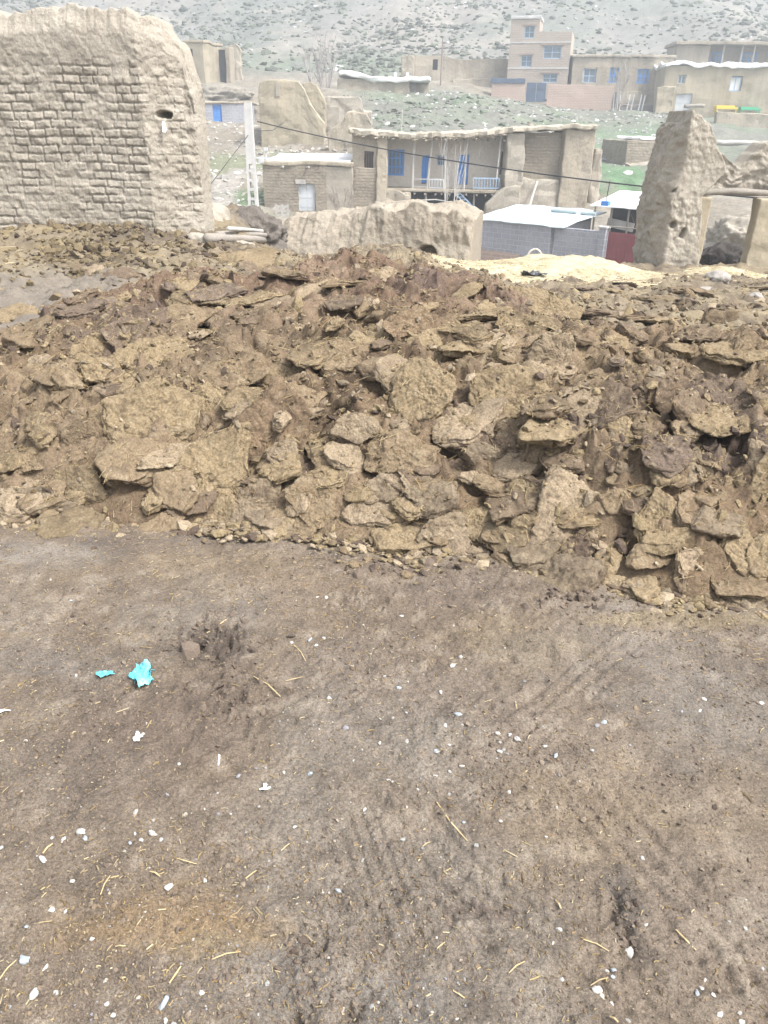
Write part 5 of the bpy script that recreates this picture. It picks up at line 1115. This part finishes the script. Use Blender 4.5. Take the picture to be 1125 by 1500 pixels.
# ---- concrete pole with its wires
YP = 40; pt = at(372, 150, YP); h = House('utility_pole', 'pale concrete utility pole with recessed ladder-like face beside the store', 'utility pole', 372, 313, YP)
ht = h.p(372, 150)[1]; mm = MB(); zb_ = -1.2
def wd(z): return .165 + .075 * (1 - z / ht)
zs_ = np.linspace(zb_, ht, 12); V = []; 
def taper(mm, x0f, x1f, y0, y1, za, zb2):
    V = [];
    for z in (za, zb2):
        for y in (y0, y1):
            for s_ in (x0f, x1f): V.append((s_ * wd(z), y * wd(z) / .2, z))
    mm.add(V, [(0, 2, 3, 1), (4, 5, 7, 6), (0, 1, 5, 4), (2, 6, 7, 3), (0, 4, 6, 2), (1, 3, 7, 5)])
taper(mm, -1, -.42, -.16, .16, zb_, ht); taper(mm, .42, 1, -.16, .16, zb_, ht); zs2 = h.p(372, 240)[1]
taper(mm, -.42, .42, -.15, .15, zs2, ht - .01)
for py in (308, 293, 279, 266, 252): z = h.p(372, py)[1]; taper(mm, -.42, .42, -.15, .15, z, z + .12)
mm.build('shaft', conc, h.root)
mm = MB(); zl = h.p(378, 231)[1]; mm.box(.2, h.p(398, 231)[0], -.03, .03, zl - .04, zl + .04); mm.build('bracket', whitep, h.root)
mm = MB(); xl_ = h.p(390, 231)[0]; mm.box(xl_ - .03, xl_ + .03, -.02, .02, zl + .04, h.p(390, 219)[1]); mm.box(xl_ - .09, xl_ + .09, -.08, .08, h.p(390, 221)[1], h.p(390, 216)[1]); mm.build('lamp', whitep, h.root)
mm = MB(); xb_ = h.p(383, 233)[0]; mm.box(xb_ - .12, xb_ + .1, -.1, -.04, zl - .22, zl - .05); mm.build('meter_box', whitep, h.root)
wire_m = mat('black_wire', [(.03, .03, .035), (.05, .05, .055)], bump=0)
def wire(name, label, pts, r=.02):
    pts = [Vector(p) for p in pts]; c = pts[0].copy(); mm = MB(); mm.tube([p - c for p in pts], r, 5); o = mm.build(name, wire_m, smooth=True); o.location = c; return tag(o, label, 'wire')
A = at(377, 178, YP); B = at(1290, 305, 22)
pts = []
for k in range(33): t = k / 32; p = A.lerp(B, t); p.z -= 4 * t * (1 - t) * .42; pts.append(p)
wire('power_line', 'long black power line sagging from the pole across the porch house', pts, .024)
wire('guy_wire', 'thin guy wire slanting from the pole down to the left', [at(368, 192, YP), at(300, 281, 38)], .014)
A = at(378, 192, YP); B = at(415, 180, 57); wire('service_wire', 'short wire from the pole to the yellow ruined house', [A, A.lerp(B, .5) + Vector((0, 0, -.2)), B], .018)

# ---- block shed with bluish roof, its yard wall, maroon gate and second roof
dx = at(887, 360, 32) - at(690, 360, 36); rzs = math.atan2(dx.y, dx.x)
h = House('block_shed', 'grey concrete block shed with low bluish sheet roof', 'shed', 690, 388, 36, rzs)
X = lambda px, d=0, py=350: h.p(px, py, d)[0]
zt_ = h.p(700, 321)[1]; xe = X(806)
h.solid(block, 0, xe, 0, .22, -.8, zt_, rough=.008, r=.01); h.solid(block, 0, .22, .22, 3.4, -.8, zt_, name='side_wall', rough=.008, r=.01); h.solid(block, 0, xe, 3.4, 3.6, -.8, zt_ + .1, name='rear_wall', rough=.008, r=.01); h.solid(block, xe - .22, xe, .22, 3.4, -.8, zt_ - .01, name='side_wall', rough=.008, r=.01)
h.solid(pinkbrick, -.02, X(765), -.05, -.005, -.8, h.p(720, 367)[1], name='brick_footing', rough=.01, r=.01)
V, Q = rbox(-.05, xe + .6, -.12, 3.75, zt_ + .01, zt_ + .06, seg=.3, r=.015); V[:, 2] += .09 * V[:, 1] * 1.0 + .012 * np.sin(V[:, 0] * 18) + .03 * fbm2(V[:, 0], V[:, 1], 3, 4); h.part('roof', V, Q, roofb, rough=.008)
mm = MB(); mm.tube([(X(760), 2.6, zt_ + .36), (X(800), 2.5, zt_ + .36)], .08, 8); mm.tube([(X(806), 2.5, zt_ + .36), (X(828), 2.5, zt_ + .36)], .07, 8); mm.build('roof_roll', mat('greyblue_roll', [(.28, .35, .36), (.4, .45, .45)], famp=.2), h.root)
hy = House('yard_wall', 'grey block yard wall with capped post left of the maroon gate', 'wall', 807, 390, at(0, 0, 1).y * 0 + (h.o + Matrix.Rotation(rzs, 3, 'Z') @ Vector((xe + .01, .0, 0))).y, rzs)
xw = hy.p(885, 360)[0]; zw = hy.p(850, 336)[1]
hy.solid(block, .0, xw - .3, .03, .22, -.8, zw, rough=.008, r=.01); hy.solid(block, xw - .3, xw, -.02, .28, -.8, zw + .12, name='post', rough=.01, r=.02); hy.solid(conc, xw - .36, xw + .04, -.06, .32, zw + .12, zw + .2, name='cap', rough=.01, r=.02)
g_o = hy.o + Matrix.Rotation(rzs, 3, 'Z') @ Vector((xw + .03, .1, 0))
hg = House('yard_gate', 'maroon sheet metal double gate beside the straw heap', 'gate', 888, 388, g_o.y, rzs)
a0_, a1_, b0_, b1_ = hg.rect(888, 342, 945, 388)
for k in (0, 1):
    w2 = (a1_ - a0_) / 2; mm = MB(); x0_ = a0_ + k * w2; mm.box(x0_ + .01, x0_ + w2 - .01, 0, .03, -.3, b1_)
    for q_ in range(1, 5): mm.box(x0_ + q_ * w2 / 5 - .012, x0_ + q_ * w2 / 5 + .012, -.015, -.001, -.25, b1_ - .05)
    for zc in (.3, b1_ * .6, b1_ - .06): mm.box(x0_ + .02, x0_ + w2 - .02, -.03, -.016, zc - .03, zc + .03)
    mm.build('gate_leaf', redp, hg.root)
mm = MB(); zr_ = hg.p(910, 333)[1]; mm.tube([(a0_ - .3, .0, zr_), (a1_, .0, zr_)], .025, 6); mm.tube([(a0_, .0, b1_), (a0_, 0, zr_)], .025, 6); mm.build('top_rail', wood, hg.root)
hs_ = House('lean_to', 'open lean-to with whitish sheet roof behind the maroon gate', 'lean-to', 868, 345, g_o.y + 3.2, rzs)
q0 = hs_.rect(866, 303, 965, 345); zroof = hs_.p(900, 304)[1]
V, Q = rbox(q0[0] - .1, q0[1] + .2, -.1, 2.8, zroof, zroof + .05, seg=.3, r=.015); V[:, 2] += .16 * V[:, 1] + .012 * np.sin(V[:, 0] * 16); hs_.part('roof', V, Q, roofw, rough=.01)
hs_.solid(adobe, q0[0], q0[1], 2.3, 2.6, -1.5, zroof + .3, name='rear_wall', rough=.03); hs_.inside(q0[0] + .1, q0[1], 1.6, 1.7, -1.5, zroof - .02)
for px in (868, 893, 918, 943): mm = MB(); x_ = hs_.p(px, 325)[0]; mm.tube([(x_, .1, -1.5), (x_, .1, zroof + .02)], [.05, .045], 6, .1, px); mm.build('post', wood, hs_.root)
mm = MB(); x_, z_ = hs_.p(893, 322); mm.box(x_ - .3, x_ + .9, .3, .36, z_ - .25, z_ + .1, Matrix.Rotation(.12, 4, 'Y')); mm.build('shutter_panel', woodv, hs_.root)
mm = MB(); x_, z_ = hs_.p(886, 297); mm.box(x_ - .15, x_ + .18, -.05, .2, zroof + .05, zroof + .22); o = mm.build('bucket', blue, hs_.root)
mm = MB(); mm.tube([(x_, .1, zroof + .1), (x_ + .05, .1, hs_.p(888, 265)[1])], .02, 5); mm.build('antenna_rod', wire_m, hs_.root)

# ---- ruin stub, white roofed house behind the pillar
h = House('ruin_stub', 'small crumbling mud stub beside the porch house end wall', 'ruin', 868, 262, 47)
a = h.rect(868, 218, 884, 262); h.solid(mud, a[0], a[1], 0, 1, -1.5, a[3], name='wall', rough=.12, r=.15, freq=1.2, top=lambda x: a[3] - .5 * sstep(a[0] + .4, a[1], x))
h = House('white_roof_house', 'mud house with white roof half hidden by the tall mud stump', 'house', 915, 262, 55, R(4))
a = h.rect(915, 206, 1000, 262); h.solid(adobe, a[0], a[1], 0, 5, -2, a[3], rough=.05, batter=.3); h.roof(roofw, a[0] + .9, a[1], .4, 5, a[3] + .02, .16, 0.)
h.solid(mud, a[0] + .1, a[1], -.5, .2, -2, h.p(950, 240)[1], name='rubble_footing', rough=.16, freq=2.2, batter=.4)

# ---- grey block shed with blue door, yellow tower house, yellow ruin and its walls
h = House('grey_block_shed', 'grey block shed with narrow blue door on the left slope', 'shed', 293, 184, 70, R(3))
a = h.rect(293, 152, 372, 184); d_ = h.rect(312, 153, 325, 183); h.wall(block, (a[0], a[1], -.6, a[3]), 0, .3, [(d_[0], d_[1], -.1, d_[3])], rough=.01)
h.door((d_[0], d_[1], -.1, d_[3]), .0, blue, 2); h.solid(block, a[0], a[0] + .3, .3, 4, -.6, a[3], name='side_wall', rough=.01); h.roof(mudfar, a[0], a[1], 0, 4, a[3], .16, .1)
h = House('yellow_tower_house', 'small yellow plastered mud house high on the left with one dark window', 'house', 256, 124, 92, R(-14))
a = h.rect(236, 63, 299, 124); w_ = h.rect(273, 71, 282, 83); h.wall(mudyel, (a[0], a[1], -1, a[3]), 0, .4, [w_], rough=.05); h.inside(w_[0] - .2, w_[1] + .2, .5, .55, w_[2] - .2, w_[3] + .2)
h.solid(mudyel, a[1] - .4, a[1], .4, 4.5, -1, a[3], name='side_wall', rough=.05); h.roof(mudyel, a[0], a[1], 0, 4.5, a[3], .25, .1); h.window(w_, .1, brownw, dark, 2, 1, .08)
h.solid(mudfar, a[1] + .9, a[1] + 1.4, 3.2, 4.5, -1, a[3] - .1, name='porch_pier', rough=.05); h.inside(a[1] + .02, a[1] + .9, 3.6, 3.7, -.8, a[3] - .3)
h = House('yellow_ruin', 'yellow plastered ruined mud house with a broken slanting right wall', 'ruin', 380, 197, 60, R(-3))
a = h.rect(380, 118, 474, 197); X = lambda px: h.p(px, 150)[0]
tp_ = lambda x: np.interp(x, [a[0], X(400), X(437), X(445), X(455), X(464), a[1]], [h.p(380, 120)[1], h.p(400, 117)[1], h.p(437, 118)[1], h.p(445, 130)[1], h.p(455, 155)[1], h.p(464, 168)[1], h.p(474, 180)[1]])
h.solid(mudyel, a[0], a[1], 0, .7, -1, a[3], rough=.06, top=tp_, seg=.2)
h.solid(mudyel, X(440), X(473), 1.2, 1.9, -1, h.p(455, 119)[1], name='rear_wall', rough=.08, seg=.2, top=lambda x: np.interp(x, [X(440), X(450), X(462), X(473)], [h.p(440, 120)[1], h.p(450, 119)[1], h.p(465, 124)[1], h.p(473, 150)[1]])); h.solid(mudyel, a[0], a[0] + .6, .7, 5, -1, h.p(380, 122)[1], name='side_wall', rough=.06)
mm = MB(); mm.box(*h.rect(404, 121, 410, 141)[:2], -.06, .02, h.p(404, 141)[1], h.p(404, 122)[1]); mm.build('stain_channel', mud, h.root)
h = House('mud_wall', 'long rough mud wall right of the yellow ruin', 'wall', 472, 202, 62)
a = h.rect(472, 139, 545, 202); X = lambda px: h.p(px, 165)[0]
h.solid(mud, a[0], a[1], 0, .7, -1, a[3], rough=.09, top=lambda x: np.interp(x, [a[0], X(480), X(528), X(532), a[1]], [h.p(472, 143)[1], h.p(480, 140)[1], h.p(528, 141)[1], h.p(532, 162)[1], h.p(545, 163)[1]]), seg=.2)
h = House('low_wall', 'low slumped mud wall in front of the long rough wall', 'wall', 480, 206, 57)
a = h.rect(480, 163, 545, 206); X = lambda px: h.p(px, 185)[0]
h.solid(mudfar, a[0], a[1], 0, .8, -1.5, a[3], rough=.10, top=lambda x: np.interp(x, [a[0], X(500), X(510), X(538), a[1]], [h.p(480, 194)[1], h.p(500, 180)[1], h.p(510, 165)[1], h.p(538, 164)[1], h.p(545, 185)[1]]), seg=.2)
h = House('snow_roof_house', 'mud house with uneven white roof above the grey slope', 'house', 495, 152, 84)
a = h.rect(495, 117, 630, 152); X = lambda px: h.p(px, 130)[0]
h.solid(mudfar, a[0], X(600), 0, 6, -2, h.p(540, 116)[1], rough=.08); h.solid(mudfar, X(600), a[1], 1, 6, -2, h.p(610, 121)[1], name='side_wing', rough=.08)
V, Q = rbox(X(496), X(631), -.3, 6.2, h.p(560, 119)[1], h.p(560, 112)[1], seg=.35, r=.12); V[:, 2] += .4 * (1 - sstep(X(500), X(560), V[:, 0])) + .12 * fbm2(V[:, 0], V[:, 1], 3, 9); h.part('roof', V, Q, roofw, rough=.08)
for px in (579, 597): mm = MB(); mm.box(X(px) - .15, X(px) + .15, 2, 2.3, h.p(px, 113)[1], h.p(px, 104)[1]); mm.build('chimney', whitep, h.root)
h = House('back_mud_wall', 'long plain mud wall with a small dark doorway at the hill foot', 'wall', 598, 133, 101)
a = h.rect(598, 82, 750, 133); d_ = h.rect(634, 87, 642, 103)
h.wall(mudfar, (a[0], a[1], -2, a[3]), 0, .6, [d_], rough=.09, seg=.5, freq=.6, top=lambda x: a[3] - .25 * sstep(h.p(650, 90)[0], h.p(670, 90)[0], x)); h.inside(d_[0] - .3, d_[1] + .3, .8, .9, d_[2] - .2, d_[3] + .2)
h.solid(mudfar, a[0] - .8, a[0] + .6, -.8, .6, -2, a[3] - .1, name='buttress', rough=.1); q_ = h.rect(662, 116, 720, 133); h.solid(mudfar, q_[0], q_[1], -.9, -.1, -2, q_[3], name='lower_terrace', rough=.08)
a = at(645, 130, 96); q = MB(); q.tube([(0, 0, -1), (.05, 0, at(652, 55, 96).z - a.z)], [.11, .07], 6); o = q.build('wooden_pole', mat('brown_pole', [(.2, .17, .15), (.26, .22, .2)])); o.location = a; tag(o, 'thin brown wooden pole in front of the long mud wall', 'pole')
h = House('hill_ruin', 'eroded mud ruin wall on the hill foot right of the yellow tower house', 'ruin', 312, 100, 97)
a = h.rect(312, 58, 352, 100); X = lambda px: h.p(px, 80)[0]; h.solid(mudfar, a[0], a[1], 0, .9, -1.5, a[3], rough=.16, freq=.8, top=lambda x: np.interp(x, [a[0], X(326), X(336), X(345), a[1]], [h.p(312, 78)[1], h.p(326, 70)[1], h.p(336, 66)[1], h.p(345, 60)[1], h.p(352, 74)[1]]))
mound('earth_bank', 'grey-brown earth bank above the grey block shed', 'bank', at(318, 146, 78), 3.0, 1.6, 1.15, mat('bank_earth', [(.2, .18, .155), (.26, .24, .2)], bump=.6, bscale=4, dist=.1, fine=6), 31)

# ---- brick tower house and its enclosure
h = House('brick_house', 'tall pale brick house with a stair tower and blue windows', 'house', 746, 130, 98, R(-14))
X = lambda px, d=0, py=70: h.p(px, py, d)[0]; Z = lambda py, px=780, d=0: h.p(px, py, d)[1]
tw_ = [h.rect(768, 38, 783, 56), h.rect(763, 81, 779, 98)]; lw = [h.rect(796, 67, 822, 86), h.rect(795, 108, 816, 121)]
xt = X(788); xe = X(836)
h.wall(redbrick, (X(746), xt, -1, Z(28, 765)), 0, .4, tw_, rough=.01, name='tower_wall'); h.wall(redbrick, (xt, xe, -1, Z(46, 815)), .03, .4, lw, rough=.01)
h.solid(redbrick, xt - .4, xt, .4, 4, Z(48), Z(28, 765), name='tower_side', rough=.01, r=.01); h.solid(redbrick, X(746), X(746) + .4, .4, 4, -1, Z(28, 765), name='tower_side', rough=.01, r=.01); h.solid(redbrick, X(746) + .4, xt - .4, 3.6, 4, -1, Z(28, 765), name='tower_rear', rough=.01, r=.01)
h.solid(redbrick, xe - .4, xe, .43, 6.5, -1, Z(46, 815), name='side_wall', rough=.01, r=.01); h.solid(redbrick, xt, xe - .4, 6.1, 6.5, -1, Z(46, 815), name='rear_wall', rough=.01, r=.01)
h.roof(conc, X(746), xt, 0, 4, Z(28, 765), .3, .1, sag=0); h.roof(redbrick, xt + .1, xe, .1, 6.5, Z(47.5, 815), .12, -.05, sag=0)
for r_ in tw_ + lw: h.window(r_, .04, pblue, glass, 2, 2, .09); h.solid(mat('lintel', [(.27, .21, .17), (.33, .26, .22)]) if r_ is tw_[0] else bpy.data.materials['lintel'], r_[0] - .25, r_[1] + .25, -.05, .02, r_[3] + .02, r_[3] + .2, name='lintel', rough=0, r=.01); h.inside(r_[0] - .2, r_[1] + .2, .55, .6, r_[2] - .2, r_[3] + .2)
dd_ = MB(); dd_.box(xe - .005, xe + .05, 1.0, 3.0, -1, Z(80, 838)); dd_.build('side_door', navy, h.root)
for zf in (62, 100): h.solid(conc, X(746) - .03, xe + .02, -.03, -.003, Z(zf + 1, 780), Z(zf - 1, 780), name='floor_band', rough=0, r=.005)
h = House('brick_fence', 'low pink brick fence with bluish coping before the brick house', 'fence', 720, 137, 94.5, R(-7))
a = h.rect(720, 122, 769, 137); h.solid(pinkbrick, a[0], a[1], 0, .3, -1.5, a[3], rough=.01, r=.01); h.solid(navy, a[0] - .1, a[1], -.1, .9, a[3], h.p(745, 115)[1], name='coping', rough=.03, r=.03)
h = House('yard_gate', 'dark blue metal gate set in the pink brick fence', 'gate', 771, 140, 94.0, R(-7))
a = h.rect(771, 121, 800, 140); 
for k in (0, 1): mm = MB(); w2 = (a[1] - a[0]) / 2; mm.box(a[0] + k * w2 + .02, a[0] + (k + 1) * w2 - .02, 0, .06, -.6, a[3]); mm.box(a[0] + k * w2 + .1, a[0] + (k + 1) * w2 - .1, -.03, -.001, a[3] * .5, a[3] * .56); mm.build('gate_leaf', navy, h.root)
h = House('brick_fence', 'long pink brick fence running right from the dark blue gate', 'fence', 802, 142, 93.8, R(-7))
a = h.rect(802, 123, 898, 150); h.solid(pinkbrick, a[0], a[1], 0, .3, -2, h.p(840, 124)[1], rough=.02, r=.02, top=lambda x: h.p(840, 124)[1] - .12 * sstep(h.p(850, 130)[0], h.p(890, 130)[0], x))
# ---- mud house with three blue windows
h = House('blue_window_house', 'long plastered mud house with three blue framed windows on the terrace', 'house', 838, 152, 96.5, R(-6))
X = lambda px, py=105: h.p(px, py)[0]
ws = [h.rect(854, 100, 873, 122), h.rect(893, 98, 907, 122), h.rect(933, 101, 951, 122)]; zt_ = h.p(900, 84)[1]
h.wall(mudfar, (X(838), X(985), -2, zt_), 0, .5, ws, rough=.06, seg=.45, freq=.7)
for k, r_ in enumerate(ws): h.window(r_, .06, blue if k else pblue, glass, 2 + (k == 2), 2, .13); h.inside(r_[0] - .2, r_[1] + .2, .6, .65, r_[2] - .2, r_[3] + .2)
h.solid(mudfar, X(838), X(838) + .5, .5, 5, -2, zt_, name='side_wall', rough=.05); h.roof(mudfar, X(838), X(985), 0, 5, zt_, .25, .15); h.beams(X(842), X(980), 0, zt_ - .05, .9, .07, .3)
h.solid(mudfar, X(905), X(985), -1.0, -.1, -2, h.p(940, 135)[1], name='terrace', rough=.1, freq=.8)
h = House('dark_low_wall', 'low dark stone wall under the saplings on the terrace edge', 'wall', 905, 160, 92, R(-6))
a = h.rect(905, 152, 978, 166); h.solid(mat('dark_stone', [(.14, .115, .105), (.2, .17, .155)], bump=.7, bscale=4, dist=.1), a[0], a[1], 0, .5, -1, h.p(940, 153)[1], rough=.08)
# ---- house on the right with the white eave, and the upper porch house
h = House('white_eave_house', 'yellowish mud house with ragged white roof edge and pale door on the right', 'house', 975, 165, 90.5, R(-5))
X = lambda px, py=130: h.p(px, py)[0]
dr = h.rect(990, 137, 1013, 164); w1 = h.rect(993, 110, 1005, 123); w2_ = h.rect(1069, 112, 1086, 134); zt_ = h.p(1040, 97)[1]
h.wall(mudyel, (X(972), X(1180), -2, zt_), 0, .5, [dr, w1, w2_], rough=.07, seg=.45, freq=.7); h.door(dr, .05, whitep, 2); h.window(w1, .06, whitep, glass, 2, 1, .1); h.window(w2_, .06, pblue, roofw, 2, 1, .12)
for r_ in (w1, w2_): h.inside(r_[0] - .2, r_[1] + .2, .6, .65, r_[2] - .2, r_[3] + .2)
h.solid(mudyel, X(972), X(972) + .5, .5, 6, -2, zt_, name='side_wall', rough=.06); h.roof(roofw, X(972), X(1180), 0, 6, zt_, .3, .25, sag=.25)
h.solid(mudyel, X(962), X(988), -.6, .2, -2, h.p(975, 128)[1], name='buttress', rough=.12, freq=.8)
o = log('roof_log', 'short brown log lying before the pale door on the terrace', 'log', at(1002, 156, 89), at(1032, 155, 89), .18, .16, wood, 12, .03)
def cart(px0, px1, py0, py1, m, label, name, cat):
    h = House(name, label, cat, px0, py1, 88.5); x1_, z1_ = h.p(px1, py0); mm = MB(); mm.box(0, x1_, 0, .9, z1_ * .55, z1_ * .8); mm.build('bed', m, h.root)
    for x in (.1, x1_ - .2): mm = MB(); mm.box(x, x + .1, .05, .15, 0, z1_ * .55); mm.box(x, x + .1, .75, .85, 0, z1_ * .55); mm.build('leg', m, h.root)
    mm = MB(); mm.box(0, x1_, .87, .93, z1_ * .8, z1_ * 1.05); mm.box(0, .06, .03, .87, z1_ * .8, z1_); mm.build('side_rail', m, h.root)
cart(1048, 1082, 155, 166, yelp, 'yellow painted bench before the white eaved house', 'bench', 'bench'); cart(1084, 1116, 157, 167, grnp, 'green painted bench right of the yellow bench', 'bench', 'bench')
h = House('upper_porch_house', 'upper mud house with open porch and blue windows behind the white eaved house', 'house', 990, 96, 106, R(-5))
X = lambda px, py=78, d=0: h.p(px, py, d)[0]; zt_ = h.p(1050, 66)[1]
h.solid(mudfar, X(990), X(1040), 0, 5, -2, zt_, rough=.08, freq=.7); w1 = h.rect(1041, 76, 1057, 97, 2); w2_ = h.rect(1086, 77, 1108, 97, 2)
h.wall(mudfar, (X(1038), X(1200), -2, zt_ - .05), 2, .4, [w1, w2_], rough=.04, seg=.6)
for r_ in (w1, w2_): h.window(r_, 1.9, blue, glass, 2, 2, .14); h.inside(r_[0] - .2, r_[1] + .2, 2.6, 2.65, r_[2] - .2, r_[3] + .2)
h.roof(mudfar, X(990), X(1200), -.2, 5, zt_, .35, .3)
for px in (1059, 1086, 1104, 1140): mm = MB(); mm.tube([(X(px), 0, -1), (X(px) + .05, 0, zt_ + .05)], [.12, .1], 6, .1, px); mm.build('porch_post', woodv, h.root)
# ---- retaining wall and rubble on the right slope
h = House('retaining_wall', 'long plain mud retaining wall under the terrace at the right', 'wall', 1046, 212, 80, R(-4))
a = h.rect(1046, 166, 1200, 212); h.solid(mudfar, a[0], a[1], 0, .8, -2, a[3], rough=.1, freq=.5)
h = House('rubble_wall', 'low rubble stone wall with logs on top near the right edge', 'wall', 1040, 225, 66)
a = h.rect(1040, 207, 1200, 225); h.solid(mud, a[0], a[1], 0, .8, -2, a[3], rough=.12, freq=1.5)
o = log('log', 'pale log lying along the rubble wall near the right edge', 'log', at(1046, 209, 65.5), at(1118, 212, 65.5), .2, .16, woodv, 14, .06)

# ---- saplings and bare trees
def bare_tree(name, label, px, py, Y, height, stems, spread, m, seed, r0=.04, levels=2, lean=0, cat='tree', group=None):
    rr = random.Random(seed); root = thing(name, label, cat, at(px, py, Y), 0, group); tk, br_ = MB(), MB()
    def grow(mm, p, d, L, r, lv):
        pts = [p]; q = p.copy()
        for k in range(4): q = q + (d + Vector((rr.uniform(-.12, .12), rr.uniform(-.12, .12), .04))).normalized() * L / 4; pts.append(q.copy())
        mm.tube(pts, [r * (1 - .17 * k) for k in range(5)], 4 if lv else 5)
        if lv < levels:
            for k in range(rr.randint(4, 7)):
                t = rr.uniform(.3, 1); s_ = pts[min(4, int(t * 4))]; d2 = (d + Vector((rr.uniform(-1, 1), rr.uniform(-1, 1), rr.uniform(-.1, .6))) * .55).normalized(); grow(br_, s_, d2, L * rr.uniform(.3, .55), r * .45, lv + 1)
    for s_ in range(stems):
        t = rr.uniform(-1, 1); grow(tk, Vector((t * .1 * stems ** .5, rr.uniform(-.1, .1), -.3)), Vector((t * spread + lean, rr.uniform(-.5, .5) * spread, 1)).normalized(), height * rr.uniform(.75, 1), r0 * rr.uniform(.7, 1.1), 0)
    tk.build('trunk', m, root); br_.build('twigs', m, root); return root
bare_tree('sapling', 'clump of bare pale saplings in front of the porch house', 659, 306, 40.5, 3.5, 6, .13, pbark, 3, .017, 1)
bare_tree('bare_tree', 'hazy bare grey tree beside the white roofed house', 478, 138, 89, 5.5, 5, .3, bark, 5, .10, 2, group=None)
bare_tree('bare_tree', 'second hazy bare tree right behind the yellow ruin', 460, 130, 92, 4.0, 4, .35, bark, 6, .09, 2)
bare_tree('bare_tree', 'small bare tree before the blue windowed mud house', 905, 155, 91, 4.4, 4, .25, bark, 7, .07, 2)
bare_tree('bare_shrub', 'dry bare shrub against the dark end of the store', 503, 306, 43, 1.6, 7, .5, mat('dry_twig', [(.2, .17, .15), (.27, .23, .2)]), 8, .02, 2, cat='shrub')
bare_tree('dry_reeds', 'dry pale reeds standing behind the maroon gate', 938, 345, 33, 1.3, 8, .2, mat('reed', [(.42, .35, .22), (.5, .43, .3)]), 9, .015, 1, cat='reeds')
for i, (px, tp_) in enumerate(((898, 136), (902, 138), (907, 139), (918, 138), (924, 139), (935, 138), (940, 140))):
    a = at(px, 160, 91.2); b = at(px + (5 if i > 2 else 2), tp_, 91.2); q = MB(); q.tube([(0, 0, -.2), b - a], [.07, .05], 5); o = q.build('white_pole', whitep); o.location = a; tag(o, 'thin white pole standing in the row under the blue windowed house', 'pole', 'white poles on the terrace')

# ---- shrubs and stones that nobody could count on the far slopes
def tpts(n, y0, y1, u0, u1, seed, dens=None):
    r = np.random.RandomState(seed); y1 = min(y1, 195); Y = y0 + (y1 - y0) * r.uniform(0, 1, n); X = Y * r.uniform(u0, u1, n)
    k = np.ones(n, bool)
    if dens is not None: k = dens(X, Y) > r.uniform(0, 1, n)
    X, Y = X[k], Y[k]; return np.stack([X, Y, H_far(X, Y)], 1), r
shm = mat('scrub_leaf', attr=True, bump=.5, bscale=6, dist=.1, fine=14, famp=.4)
P, r = tpts(13000, 108, 215, -.52, .52, 41, lambda x, y: .25 + .75 * sstep(-.35, .35, fbm2(x * .06, y * .05, 4, 42)))
lumps('hillside_scrub', P, np.exp(r.normal(math.log(.29), .45, len(P))).clip(.12, .8), shm, np.array([(.095, .10, .078), (.115, .118, .095), (.085, .09, .072), (.105, .12, .082)])[r.randint(0, 4, len(P))], 'low dark scrub dotted all over the hillside', 43, .62)
P, r = tpts(550, 108, 215, -.5, .5, 45); lumps('hillside_stones', P, np.exp(r.normal(math.log(.2), .4, len(P))), lm, np.tile((.5, .5, .5), (len(P), 1)) * r.uniform(.6, 1.2, (len(P), 1)), 'pale stones dotted over the hillside', 46, .6)
P, r = tpts(1500, 47, 92, -.06, .36, 47, lambda x, y: .3 + .7 * sstep(-.2, .5, fbm2(x * .2, y * .2, 3, 48))); lumps('slope_stones', P, np.exp(r.normal(math.log(.10), .45, len(P))).clip(.04, .3), lm, np.tile((.48, .48, .47), (len(P), 1)) * r.uniform(.5, 1.3, (len(P), 1)), 'pale stones scattered over the grey green slope', 49, .6)
P, r = tpts(900, 44, 72, -.22, -.03, 51); lumps('bank_stones', P, np.exp(r.normal(math.log(.10), .45, len(P))).clip(.04, .3), lm, np.tile((.42, .40, .37), (len(P), 1)) * r.uniform(.6, 1.2, (len(P), 1)), 'stones on the earth bank below the yellow ruin', 52, .6)
P, r = tpts(1700, 47, 92, -.06, .36, 53, lambda x, y: sstep(-.1, .6, fbm2(x * .15, y * .12, 4, 54))); lumps('slope_tufts', P, np.exp(r.normal(math.log(.16), .4, len(P))), shm, np.array([(.125, .138, .105), (.14, .146, .12), (.11, .14, .095)])[r.randint(0, 3, len(P))], 'green and grey tufts on the slope behind the porch house', 55, .5)
